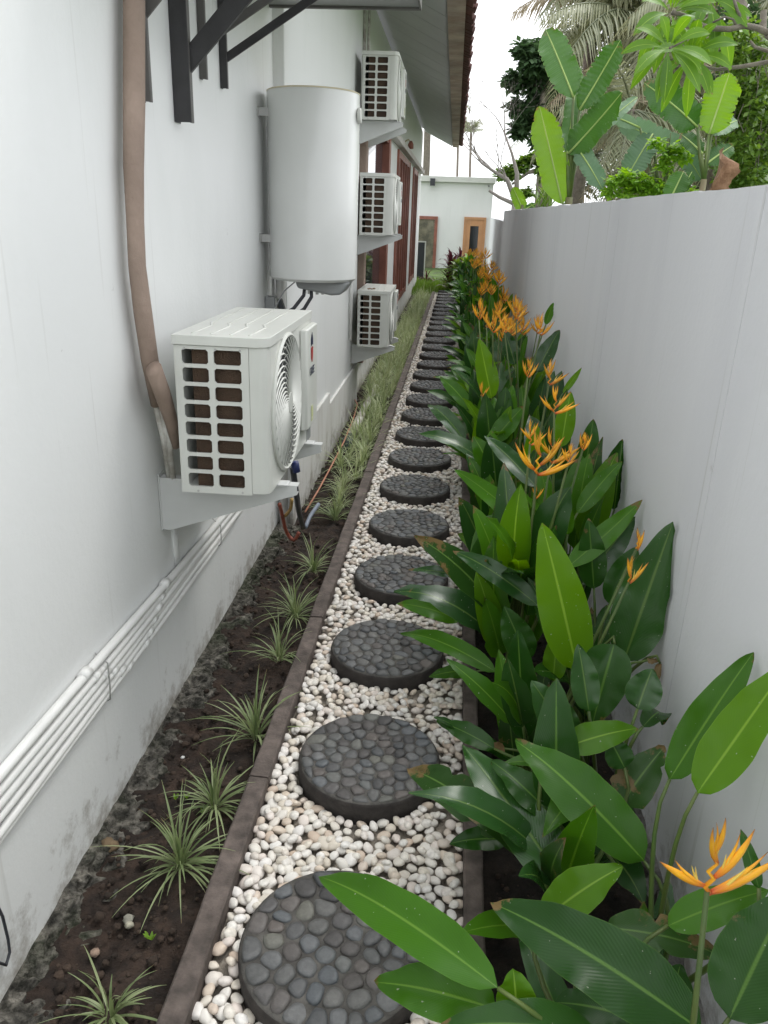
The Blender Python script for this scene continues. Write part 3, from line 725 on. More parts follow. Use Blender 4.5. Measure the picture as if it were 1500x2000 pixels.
    for k in range(34):
        a0=2*math.pi*k/34; P=[]
        for i in range(8):
            t=i/7; rr=.035+(r-.037)*t; a=a0+1.25*t**1.1; P.append((D+.013-.004*t,cy+rr*math.cos(a),cz+rr*math.sin(a)))
        b.tube(P,.0030,4,cap=False,fd=(1,0,0))
    b.tube([(D+.004,cy,cz),(D+.016,cy,cz)],[.036,.032],20)
    b.build('fan_grille',MT['acw'],root,smooth=True,ang=50)
    # service cover
    b=MB(); b.prism([(D+.001,.478),(D+.022,.486),(D+.026,.496),(D+.026,.676),(D+.018,.688),(D+.001,.689)],.075,.425,'z')
    sc=b.build('service_cover',MT['acw'],root,bevel=.005)
    X=D+.0275
    b=MB(); b.prism([(.55,.368),(.585,.350),(.585,.385),(.575,.395),(.55,.400)],X,X+.0008,'x')
    b=MB(); b.prism([(.545,.362),(.548,.385),(.565,.408),(.582,.385),(.585,.362),(.565,.366)],X,X+.0008,'x'); b.build('logo_roof',MT['navy'],sc)
    b=MB(); b.prism([(.545,.355),(.562,.358),(.562,.305),(.550,.318)],X,X+.0008,'x'); b.prism([(.568,.358),(.585,.355),(.580,.318),(.568,.305)],X,X+.0008,'x'); b.build('logo_shield',MT['lred'],sc)
    cu=bpy.data.curves.new('lettering','FONT'); cu.body='GREE'; cu.size=.040; cu.align_x='CENTER'; cu.extrude=.0004
    tx=bpy.data.objects.new('tmp_text',cu); S.collection.objects.link(tx)
    dg=bpy.context.evaluated_depsgraph_get(); me=bpy.data.meshes.new_from_object(tx.evaluated_get(dg)); bpy.data.objects.remove(tx)
    to=bpy.data.objects.new('lettering',me); me.materials.clear(); me.materials.append(MT['navy']); link(to,sc)
    to.rotation_euler=(math.pi/2,0,math.pi/2); to.location=(X+.0006,.565,.262)
    b=MB(); b.box(X,X+.0008,.548,.585,.095,.150); b.build('energy_sticker',MT['lime'],sc)
    # valve cover and feet
    b=MB(); b.box(D-.05,D+.001,.60,.685,.0,.06); b.build('valve_box',MT['greyplastic'],root)
    b=MB(); 
    for yy in (.105,.575): b=MB(); b.box(-.012,D+.03,yy,yy+.045,-.003,.004); b.build('foot',MT['bracket'],root,bevel=.002)
    root.location=loc; root.scale=(scale,)*3
    return root
def bracket(xw,xt,y,zt,h,label):
    root=empty('wall_bracket',(xw,y,zt-h),label,'bracket','painted steel wall brackets under the units')
    b=MB(); b.box(xw+.002,xw+.006,y-.004,y+.040,zt-h-.004,zt+.012); b.build('wall_plate',MT['bracket'],root)
    b=MB(); b.prism([(xw+.006,zt-h),(xw+.03,zt-h-.002),(xt,zt-.030),(xt,zt),(xw+.006,zt)],y,y+.003); b.build('web',MT['bracket'],root)
    b=MB(); b.box(xw+.006,xt+.002,y+.003,y+.038,zt-.0035,zt-.0005)
    b.prism([(xw+.03,zt-h-.002),(xt,zt-.030),(xt,zt-.027),(xw+.03,zt-h+.001)],y+.003,y+.03); b.build('flange',MT['bracket'],root)
    b=MB()
    for k in (.25,.75): b.tube([(xw+(xt-xw)*k,y+.02,zt-.001),(xw+(xt-xw)*k,y+.02,zt+.008)],.007,6)
    b.build('bolt',MT['galv'],root)
    return root
A=(-.765,2.15,.800)
ac_unit(A,'nearest white outdoor air conditioner, large in the left foreground with brown fins and logo')
bracket(XA,-.440,2.27,.797,.175,'near bracket under the foreground air conditioner, plate against the house wall')
bracket(XA,-.440,2.74,.797,.175,'far bracket under the foreground air conditioner, tip showing past the fan')
SY=6.68
for z,lab,bl in ((2.272,'top unit of the three small white air conditioners stacked up the far wall','bracket carrying the top one of the three stacked air conditioners'),
              (1.430,'middle unit of the three small white air conditioners stacked up the far wall','bracket carrying the middle one of the three stacked air conditioners'),
              (.530,'lowest of the three stacked air conditioners, dusty top just above the grassy bed','bracket carrying the lowest of the three stacked air conditioners')):
    s=1.0
    ac_unit((-.770,SY,z),lab,scale=s)
    bracket(XB,-.455,SY+.11,z-.003,.16,bl)
    bracket(XB,-.455,SY+.58,z-.003,.16,bl.replace('bracket carrying','far side bracket behind the one carrying'))
# debris on the lowest unit
b=MB()
for i in range(9): rock(b,(-.66+random.uniform(-.03,.05),SY+.1+random.uniform(-.03,.05),.530+.472),random.uniform(.006,.014),.4,i)
tag(b.build('dry_leaf_litter',mat('litter',(.28,.16,.08),.9,var=.3),None,True),'small heap of brown dry litter on the lowest stacked unit','litter')
# water heater
HX,HY,HZ,HR=-.655,3.82,1.295,.205
heater=empty('water_heater',(HX,HY,HZ),'tall white cylindrical water heater hung on the house wall','water heater')
b=MB(); b.lathe([(HR*.93,.0),(HR,.012),(HR,.780),(HR*.985,.787)],(HX,HY,HZ),72); b.build('tank',MT['heater'],heater,smooth=True,ang=35)
b=MB(); b.lathe([(HR+.001,.785),(HR+.0015,.788),(HR-.004,.791),(HR*.6,.799),(.02,.80)],(HX,HY,HZ),72); b.build('top_cap',MT['heatrim'],heater,smooth=True,ang=35)
b=MB()
vs=[];fs=[];n=26
prof=[(-.035,.0),(-.03,-.03),(.10,-.062),(.165,-.058),(.20,-.002)]
for i in range(n):
    a=-math.pi/2+math.pi*i/(n-1)*1.0
poly=[(HX-.07,HZ-.001),(HX-.06,HZ-.035),(HX+.10,HZ-.062),(HX+.145,HZ-.058),(HX+.185,HZ-.001)]
b.prism(poly,HY-.10,HY+.10); b.build('bottom_cover',MT['greyplastic'],heater,bevel=.012,seg=3)
b=MB(); b.tube([(HX+HR-.004,HY-.03,HZ+.70),(HX+HR+.012,HY-.03,HZ+.70)],.032,20); b.build('gauge',MT['acw'],heater,bevel=.003)
for z in (.70,.18):
    b=MB(); b.box(XA+.001,XA+.006,HY-.11,HY-.05,HZ+z-.02,HZ+z+.02); b.box(XA+.006,HX-.14,HY-.09,HY-.086,HZ+z-.016,HZ+z+.016); b.build('hanger',MT['galv'],heater)
b=MB(); b.tube([(HX-.03,HY-.06,HZ-.03),(HX-.035,HY-.06,HZ-.07),(HX-.08,HY-.08,HZ-.13),(HX-.13,HY-.1,HZ-.16),(HX-.17,HY-.12,HZ-.24),(HX-.18,HY-.14,HZ-.35)],.0085,8); 
b.build('hose',MT['hose'],heater,True)
b=MB(); b.tube([(HX,HY-.06,HZ-.03),(HX+.002,HY-.06,HZ-.075),(HX-.03,HY-.08,HZ-.13),(HX-.09,HY-.1,HZ-.17),(HX-.13,HY-.12,HZ-.25),(HX-.15,HY-.14,HZ-.35)],.0085,8); b.build('hose',MT['hose'],heater,True)
b=MB(); b.tube([(HX-.07,HY-.07,HZ-.005),(HX-.12,HY-.1,HZ-.05),(HX-.17,HY-.12,HZ-.14),(HX-.185,HY-.13,HZ-.22),(HX-.17,HY-.13,HZ-.32)],.003,6); b.build('power_cord',MT['greyplastic'],heater,True)
b=MB()
for (x,y) in ((-.01,-.06),(-.03,-.06),(.03,-.07),(.055,-.06)): b.tube([(HX+x,HY+y,HZ-.02),(HX+x,HY+y,HZ-.062)],.007,6)
b.build('fitting',MT['galv'],heater)
b=MB(); b.tube([(XA+.035,4.0,-.08),(XA+.035,4.0,1.2),(XA+.033,4.0,2.0)],.024,14); tag(b.build('standpipe',MT['pvc'],None,True),'vertical white pipe in the wall corner behind the water heater','pipe')
p=at(520,590,'X',XA)
pb=empty('switch_box',(XA,p.y,p.z),'small dark and pale switch box on the wall between air conditioner and heater','box')
b=MB(); b.box(XA+.001,XA+.05,p.y-.04,p.y+.03,p.z-.06,p.z+.03); b.build('case',MT['greyplastic'],pb,bevel=.006)
b=MB(); b.box(XA+.051,XA+.056,p.y-.03,p.y+.02,p.z-.05,p.z+.022); b.build('face_plate',MT['acw'],pb,bevel=.002)
b=MB(); b.prism([(XA+.062,p.z-.08),(XA+.11,p.z-.08),(XA+.075,p.z+.02),(XA+.062,p.z+.02)],p.y-.02,p.y+.02); b.build('plug',MT['hose'],pb,bevel=.005)
# brown wrapped pipe bundle running down the near wall
duct=empty('wrapped_pipe_bundle',(XA,2.3,1.0),'brown wrapped pipe bundle hanging down the near wall beside the air conditioner','pipe')
cpx=[(262,-60),(262,60),(262,200),(261,330),(264,430),(268,520),(279,610),(292,700),(309,785)]
P=[]
for i,(x,y) in enumerate(cpx):
    q=at(x,y,'X',XA+.040); P.append(q)
b=MB(); b.tube(P,[.040,.040,.041,.0385,.034,.034,.037,.036,.034],14,flat=.62,fd=(1,0,0)); 
o=b.build('wrap',MT['tape'],duct,True)
b=MB()
for k,(xa,ya,xb,yb) in enumerate(((302,780,333,948),(312,782,340,950),(322,780,333,900))):
    b=MB(); p0=at(xa,ya,'X',XA+.04+.012*k); p1=at(xb,yb,'X',XA+.03+.015*k); b.tube([p0,p0.lerp(p1,.5)+Vector((.006,0,0)),p1],.0095,8); b.build('pipe',MT['pvcdirty'],duct,True)
P=[at(x,y,'X',XA+.08) for x,y in ((300,720),(318,770),(334,820),(345,870))]
b=MB(); b.tube(P,[.03,.03,.026,.02],10,flat=.7,fd=(1,0,0)); b.build('wrap_end',MT['tape'],duct,True)
# conduits along the wall
zn=[.485,.453,.428,.398,.370,.345]; 
rack=empty('conduit_run',(XA,2,.4),'bundle of six white plastic conduits clipped low along the house wall','pipe')
zf=[.418,.402,.388,.372,.356,.340]
for k in range(6):
    rr=.0130 if k in(0,2) else .0112
    P=[]; ph=random.uniform(0,6)
    for i in range(22):
        Y=.7+i*(3.2-.7)/21; t=(Y-1.25)/(3.1-1.25)
        z=zn[k]+(zf[k]-zn[k])*max(-.3,t)+.004*math.sin(Y*3+ph)
        P.append((XA+.014+(.006*math.sin(Y*2.3+ph) if k%2 else .004),Y,z))
    if k<3:
        e=P[-1]; P+= [(e[0],e[1]+.06,e[2]+.01),(e[0],e[1]+.10,e[2]+.05)]
    b=MB(); b.tube(P,rr,10); b.build('conduit',MT['pvc'],rack,True)
    for yy in (1.62+.05*k,2.2-.04*k):
        i=int((yy-.7)/(2.5)*21); q=P[min(i,20)]; b=MB(); b.tube([(q[0],yy,q[2]),(q[0],yy+.035,q[2]+(0))],rr+.0028,10); b.build('coupling',MT['pvc'],rack,True)
for yy in (1.73,2.80):
    b=MB(); b.tube([(XA+.004,yy,.50-.03*(yy-1.2)),(XA+.034,yy+.004,.47-.03*(yy-1.2)),(XA+.036,yy,.40-.02*(yy-1.2)),(XA+.034,yy-.004,.345),(XA+.004,yy,.325)],.0022,5); b.build('tie_wire',MT['galv'],rack,True)
p0=at(338,1040,'X',XA); 
b=MB(); b.tube([(XA+.004,p0.y,.60),(XA+.004,p0.y+.005,.50),(XA+.002,p0.y+.02,.44)],.022,8,flat=.4,fd=(1,0,0)); tag(b.build('chased_conduit',MT['wall'],None,True),'painted-over vertical conduit bulging from the wall below the near bracket','pipe')
# black wire loop at the left frame edge
P=[at(x,y,'X',XA+.012) for x,y in ((-20,1740),(5,1790),(16,1835),(19,1860),(12,1885),(-4,1880),(-20,1868))]
b=MB(); b.tube(P,.0035,6); tag(b.build('wire_loop',MT['hose'],None,True),'thin black wire loop on the house wall at the bottom left edge','cable')
# steel awning brackets and awning panel
def steelbr(Y,zf_,wid,dep,ang,L,label,mt,pitch_off=0.25):
    root=empty('awning_bracket',(XA,Y,zf_),label,'bracket','dark steel awning brackets on the near wall')
    b=MB(); t=.004
    b.box(XA+.001,XA+dep,Y,Y+t,zf_,2.75); b.box(XA+.001,XA+t,Y+t,Y+wid,zf_,2.75)
    b.build('upright',mt,root,bevel=.0015)
    b=MB(); b.box(XA+dep-.008,XA+dep,Y+t,Y+wid*.5,zf_,2.75); b.build('upright_lip',MT['steel2'],root)
    z0=zf_+pitch_off; c,s=math.cos(ang),math.sin(ang); x0=XA+.008
    h=dep*.5
    b=MB(); b.prism([(x0,z0-h/c),(x0+L*c,z0+L*s-h/c),(x0+L*c,z0+L*s+h/c),(x0,z0+h/c)],Y+wid*.25,Y+wid*.55)
    b.build('strut',mt,root,bevel=.002)
    return root
steelbr(2.345,1.865,.035,.030,math.radians(45),.9,'steel awning bracket partly hidden behind the brown wrapped pipe',MT['steel2'],.20)
steelbr(2.62,1.842,.055,.055,math.radians(45),.9,'heaviest dark steel awning bracket, its black foot hanging lowest on the wall',MT['steel'],.13)
steelbr(2.90,2.000,.03,.026,math.radians(31),1.05,'short thin steel awning bracket just behind the heavy black one',MT['steel2'],.10)
steelbr(3.15,2.006,.03,.028,math.radians(31),1.2,'thin steel awning bracket farthest along, its strut running up to the grey awning',MT['steel'],.09)
aw=empty('awning',(-.55,3.5,2.45),'grey awning panel crossing the top of the view above the struts','awning')
AZ=2.44
pf=at(690,17,'Z',AZ)
b=MB(); b.box(XA+.002,-.215,1.9,pf.y-.012,AZ+.008,AZ+.03); b.build('panel',MT['greyplastic'],aw)
b=MB(); b.box(XA+.002,-.205,pf.y-.012,pf.y+.012,AZ-.002,AZ+.07); b.box(-.215,-.205,1.9,pf.y-.014,AZ,AZ+.06); b.build('edge_rail',MT['steel2'],aw,bevel=.002)
# brown pipe cover and pipes on the window wall beside the stacked units
b=MB(); b.box(XC+.001,XC+.085,7.18,7.30,.3,2.36); tag(b.build('brown_pipe_cover',MT['tape'],None,bevel=.01),'straight brown pipe cover running down the wall behind the stacked units','pipe')
for i,(xo,r_) in enumerate(((.03,.014),(.065,.012))):
    b=MB(); b.tube([(XC+xo+.01,7.2,2.36),(XC+xo+.01,7.2,3.38)],r_,8); tag(b.build('riser_pipe',MT['pvcdirty'],None,True),('left' if i==0 else 'right')+' of two thin pipes rising to the eave above the top stacked unit','pipe')
b=MB(); b.tube([(XB+.02,6.55,.60),(XB+.02,6.55,1.4)],.014,8); tag(b.build('slim_conduit',MT['pvc'],None,True),'slim white conduit on the wall left of the lowest stacked unit','pipe')
for i,(x,y,Y) in enumerate(((790,238,9.0),(814,277,13.5))):
    p=at(x,y,'Y',Y); p.x=XC+.001
    r_=empty('wall_lamp',tuple(p),('nearer' if i==0 else 'farther')+' small brown wall lamp high under the eave above the window canopy','lamp','small lamps under the eave')
    b=MB(); b.tube([(p.x,Y,p.z),(p.x+.05,Y,p.z+.03),(p.x+.08,Y,p.z)],.012,8); b.build('arm',MT['heatrim'],r_,True)
    b=MB(); b.lathe([(.02,0),(.045,-.05),(.045,-.11),(.02,-.115)],(p.x+.09,Y,p.z+.01),12); b.build('shade',MT['wood'],r_,True)
# pipes and hoses on the grass bed
b=MB(); b.tube([(-.70,5.75,-.02),(-.69,6.3,0),(-.68,7.0,.0),(-.67,7.6,-.01)],.034,12); tag(b.build('drain_pipe',MT['pvcdirty'],None,True),'stained white drain pipe lying along the grass bed below the stacked units','pipe')
b=MB(); b.tube([(-.70,5.52,-.03),(-.70,5.62,-.015),(-.70,5.76,-.02)],[.05,.046,.042],12); b.tube([(-.76,5.60,0.0),(-.70,5.60,-.015)],.03,10); tag(b.build('pipe_fitting',mat('green_fitting',(.035,.055,.06),.5,var=.3,scale=30),None,True),'dark green pipe fitting at the near end of the drain pipe','fitting')
P=[at(x,y,'Z',z) for x,y,z in ((596,1000,-.02),(622,957,.02),(650,905,.04),(672,862,.03),(690,818,.02),(698,790,.03),(692,778,.0))]
b=MB(); b.tube(P,.0055,7); tag(b.build('garden_cord',MT['orange'],None,True),'faded orange cord running over the grasses to the drain fitting','cord')
def hose(pts,r,m,name,label,cat='hose'):
    P=[at(x,y,'Y',Y) for x,y,Y in pts]; Q=[]
    for i in range(len(P)-1):
        for t in (0,.33,.66): 
            p0=P[max(i-1,0)];p1=P[i];p2=P[i+1];p3=P[min(i+2,len(P)-1)]
            Q.append(.5*((2*p1)+(p2-p0)*t+(2*p0-5*p1+4*p2-p3)*t*t+(3*p1-p0-3*p2+p3)*t**3))
    Q.append(P[-1]); b=MB(); b.tube(Q,r,8); return tag(b.build(name,m,None,True),label,cat)
dh=hose(((572,915,2.84),(578,960,2.9),(584,1000,3.1),(592,1030,3.4)),.0125,MT['hose'],'drain_hose','dark thick hose dropping from the foreground unit into the soil')
b=MB(); Pt=[at(x,y,'Y',2.84) for x,y in ((575,902),(579,922))]; b.tube(Pt,.016,8); tag(b.build('tape_wrap',MT['blue'],None,True),'blue tape wound round the dark hose under the foreground unit','tape')
hose(((546,985,3.3),(552,1010,3.4),(560,1040,3.5),(574,1055,3.5),(584,1040,3.5)),.009,MT['red'],'red_hose','red hose looping below the foreground air conditioner into the soil')
hose(((570,975,3.3),(567,995,3.35),(556,1008,3.4)),.008,MT['yellow'],'yellow_hose','short yellow hose curving into the red one below the unit')
hose(((597,1030,3.5),(606,1008,3.6),(622,985,3.75)),.010,MT['bluepipe'],'pale_pipe','pale blue pipe stub lying by the dark hose on the soil')
# odd pale stones, litter and sprouts on the near soil
for i,(x,y,r_,c) in enumerate(((250,1795,.016,(.30,.29,.24)),(252,1805,.012,(.4,.38,.3)),(357,1478,.007,(.7,.7,.68)),(185,1860,.014,(.28,.2,.15)),(212,1650,.03,(.17,.12,.07)))):
    p=at(x,y,'Z',-.06); b=MB(); rock(b,(p.x,p.y,-.062),r_,.5,90+i,7); tag(b.build('soil_stone',mat('soil_stone',c,.9,var=.3,scale=60,bump=.4),None,True),['pale curled chip on the soil near the second grass clump','small pale chip beside the curled one on the near soil','tiny white fleck of stone on the soil beside the fourth grass clump','pinkish brown stone by the footing low in the grass bed','tan lump of earth left of the second grass clump','flat dark stone in front of the second grass clump','brown pebble between the footing and the second grass clump','grey brown stone near the kerb before the second grass clump','flat grey stone beside the pinkish one on the near soil','dark pebble under the blades of the second grass clump'][i],'stone')
# ================================================================ PLANTS
def leafgeo(b,B,T,W,N,sag=.12,fold=.22,ns=14,nc=6,twist=0.0,shape='heli',wave=.0,tip_droop=0.0,seed=0,torn=0.0):
    B=Vector(B);T=Vector(T);d=T-B;L=d.length;t_=d/L;N=(Vector(N)-t_*Vector(N).dot(t_))
    N=N.normalized() if N.length>1e-4 else Vector((0,0,1))
    C=B.lerp(T,.5)+N*sag*L; r=random.Random(seed); ph=r.uniform(0,6)
    vs=[];uv=[];side0=t_.cross(N).normalized()
    for i in range(ns+1):
        t=i/ns; c=B*(1-t)**2+C*2*t*(1-t)+T*t*t
        c=c-Vector((0,0,1))*tip_droop*L*t**3
        tg=((C-B)*(1-t)+(T-C)*t).normalized(); s=side0*math.cos(twist*t)+N*math.sin(twist*t); s=(s-tg*s.dot(tg)).normalized(); n=s.cross(tg)
        if shape=='heli': w=W*.5*(math.sin(math.pi*min(1,t)**.80)**.66)*(1-.22*t) *1.02 if 0<t<1 else .001
        elif shape=='banana': w=W*.5*min(1,(t*5)**.6)*min(1,((1-t)*4)**.55) if 0<t<1 else .004
        elif shape=='obov': w=W*.5*(math.sin(math.pi*t**1.5)**.8) if 0<t<1 else .002
        elif shape=='blade': w=W*.5*min(1,t*8+.5)*(1-t**3) if t<1 else .0003
        else: w=W*.5*math.sin(math.pi*t) if 0<t<1 else .001
        w=max(w,.0004)
        for j in range(nc+1):
            u=j/nc*2-1
            wv=wave*W*math.sin(ph+t*13+u*1.3)*abs(u)**2 + wave*.6*W*math.sin(ph*2+t*29)*abs(u)**3+(.014*W*math.sin(t*95+abs(u)*5)*abs(u) if shape=='banana' else 0)
            if torn and abs(u)>.6 and 0<i<ns and r.random()<torn: u_=u*r.uniform(.55,.9)
            else: u_=u
            off=s*(u_*w)+n*(fold*w*(abs(u)**1.3)+wv-fold*.25*w*u*u*u*u)
            vs.append(c+off); uv.append((.5+u*.5,t))
    fs=[(i*(nc+1)+j,i*(nc+1)+j+1,(i+1)*(nc+1)+j+1,(i+1)*(nc+1)+j) for i in range(ns) for j in range(nc)]
    b.add(vs,fs,uv)
def tosun(P): return (CAM-Vector(P)).normalized()
bractB=MB(); 
def spindle(b,L,W,H,curve,ns=8):
    vs=[];uv=[];n=6
    for i in range(ns+1):
        t=i/ns; w=W*(math.sin(math.pi*(t*.93+.05)))**.7*(1-.55*t)+.0004; z=curve*L*t*t
        for k in range(n):
            a=2*math.pi*k/n; vs.append((L*t,w*math.cos(a),z+H/W*w*math.sin(a))); uv.append((k/n,t))
    b.add(vs,[(i*n+k,i*n+(k+1)%n,(i+1)*n+(k+1)%n,(i+1)*n+k) for i in range(ns) for k in range(n)],uv)
bm_me=[]
for q in range(3):
    b=MB(); spindle(b,1,.062,.10,.12+.1*q); 
    # an upper lip so the bract reads as an open boat
    b2=MB(); spindle(b2,.8,.04,.05,.30+.1*q); b.add([(x+.02,y+.012,z+.035) for x,y,z in b2.v],b2.f,b2.uv)
    me=b.mesh('bract',smooth=True); me.materials.append(MT['bract']); bm_me.append(me)
b=MB(); spindle(b,1,.07,.07,.15,6); fl_me=b.mesh('floret',smooth=True); fl_me.materials.append(MT['floret'])
def flower(root,P,s,az,n=5,up=0.0,stem_to=None,closed=0.0,seed=0):
    """heliconia flower head at P; az: plane of the two ranks of bracts"""
    r=random.Random(seed)
    fb=MB(); H=s*.62; Pn=Vector(P)
    pts=[Pn+Vector((0,0,H*i/5))+Vector((math.cos(az),math.sin(az),0))*(.05*s*(-1)**i) for i in range(6)]
    fb.tube(pts,[s*.035,s*.034,s*.03,s*.026,s*.02,s*.012],6)
    if stem_to is not None:
        G=Vector(stem_to); mid=Pn.lerp(G,.5)+Vector((0,0,.02)); sb=MB(); sb.tube([Pn+Vector((0,0,.005)),Pn.lerp(mid,.6),mid,G],[.0035,.0045,.005,.006],7); sb.build('flower_stem',MT['stalk'],root,True)
    f=fb.build('flower',MT['bract'],root,True)
    for i in range(n):
        t=i/max(n-1,1); sgn=-1 if i%2 else 1
        el=math.radians(18+52*t+r.uniform(-8,8))+closed*.6; el=min(el,1.45)
        L=s*(1.0-.42*t)*r.uniform(.85,1.1)
        dirv=Vector((math.cos(az)*sgn*math.cos(el),math.sin(az)*sgn*math.cos(el),math.sin(el)))
        rot=dirv.to_track_quat('X','Z')
        o=bpy.data.objects.new('bract',bm_me[r.randrange(3)]); link(o,f)
        base=pts[min(5,int(round(t*5)))]
        o.location=base-root.location; o.rotation_mode='QUATERNION'; o.rotation_quaternion=rot; o.scale=(L,L*.95,L*.95)
        for q in range(2 if s>.06 else 1):
            e2=el+r.uniform(.25,.6); d2=Vector((math.cos(az)*sgn*math.cos(e2),math.sin(az)*sgn*math.cos(e2),math.sin(e2)))+Vector((r.uniform(-.15,.15),r.uniform(-.15,.15),0))
            o=bpy.data.objects.new('floret',fl_me); link(o,f); o.location=base+dirv*L*.12-root.location; o.rotation_mode='QUATERNION'; o.rotation_quaternion=d2.to_track_quat('X','Z'); k=L*r.uniform(.3,.5); o.scale=(k,k*.8,k*.8)
    return f
# ---- plant bases. Each plant is one thing
PL=[]
def newplant(x,y,label):
    r=empty('heliconia_plant',(x,y,-.09),label,'flowering plant','orange flowered heliconia plants along the boundary wall')
    PL.append(r); return r
near=[(.45,.72,'heliconia plant in the bottom right corner with the large open orange flower'),
 (.36,1.02,'heliconia plant beside the nearest stepping stone, long leaves reaching over the pebbles'),
 (.52,1.22,'heliconia plant against the wall with two tall yellow-green leaves leaving the frame at right'),
 (.33,1.42,'heliconia plant level with the gap between the first two stepping stones, broad dark leaves'),
 (.48,1.70,'heliconia plant with a scarred torn leaf close to the wall footing'),
 (.32,1.92,'heliconia plant beside the second stepping stone with one tall bright green upright leaf'),
 (.52,2.15,'heliconia plant with the half open brownish flower head in front of the wall'),
 (.30,2.45,'heliconia plant beside the third stepping stone, thin leaves hanging over it'),
 (.50,2.70,'heliconia plant under the big cluster of orange flowers nearest the grey wall'),
 (.31,3.05,'heliconia plant beside the fourth stepping stone, drooping leaf over the kerb'),
 (.50,3.40,'heliconia plant with dark pointed leaves touching the joint line of the wall'),
 (.32,3.75,'heliconia plant beside the fifth stepping stone with one lone small orange flower'),
 (.50,4.15,'heliconia plant against the wall behind the middle group of orange flowers'),
 (.32,4.50,'heliconia plant beside the sixth stepping stone with a wide pale green upright leaf')]
for x,y,l in near: newplant(x,y,l)
def nearest(P):
    return min(PL,key=lambda r:(r.location.x-P.x)**2+(r.location.y-P.y)**2*1.3)
def petiole(root,B,T,r0=.0045):
    G=root.location.copy(); G.x+=random.uniform(-.025,.025); G.y+=random.uniform(-.03,.03); G.z+=.02
    d=(Vector(B)-Vector(T)).normalized(); c1=Vector(B)+d*.12*1.0; c2=G+Vector((0,0,.22)); P=[]
    if c1.z<G.z+.1: c1.z=G.z+.1
    c1.x=min(c1.x,XR-.03)
    for i in range(9):
        t=i/8; P.append(Vector(B)*(1-t)**3+c1*3*t*(1-t)**2+c2*3*t*t*(1-t)+G*t**3)
    b=MB(); b.tube(P,[r0*(.8+.9*i/8) for i in range(9)],6); return b.build('stem',MT['stalk'],root,True)
TN={'w':'hworn','d':'hdark','m':'hmid','l':'hlight','g':'hgrey','y':'hdry'}
def hleaf(bx,by,zb,tx,ty,tip,wpx,tone,sag=.1,up=.55,cam=1.0,twist=0,fold=.22,droop=0,shape='heli',wave=.05,ns=22):
    B=at(bx,by,'Z',zb)
    if tip[0]=='z': T=at(tx,ty,'Z',tip[1])
    elif tip[0]=='d': T=at(tx,ty,'Y',B.y+tip[1])
    elif tip[0]=='X': T=at(tx,ty,'X',tip[1])
    for p in (B,T): p.x=min(p.x,XR-.012)
    W=wpx/F*(depth(B)+depth(T))/2
    root=nearest(B); N=tosun(B.lerp(T,.5))*cam+Vector((0,0,up))
    b=MB(); leafgeo(b,B,T,W,N,sag,fold*random.Random(int(bx)).uniform(.7,2.0),ns,6,twist+random.Random(int(by)).uniform(-.35,.35),shape,wave,droop+random.Random(int(tx)).uniform(0,.12),seed=int(bx*7+by),torn=.14 if tone=='w' else .0)
    for i,v in enumerate(b.v):
        if v[0]>XR-.008: b.v[i]=(XR-.008-.002*random.random(),v[1],v[2])
    b.build('leaf',MT[TN[tone]],root,True)
    petiole(root,B,T)
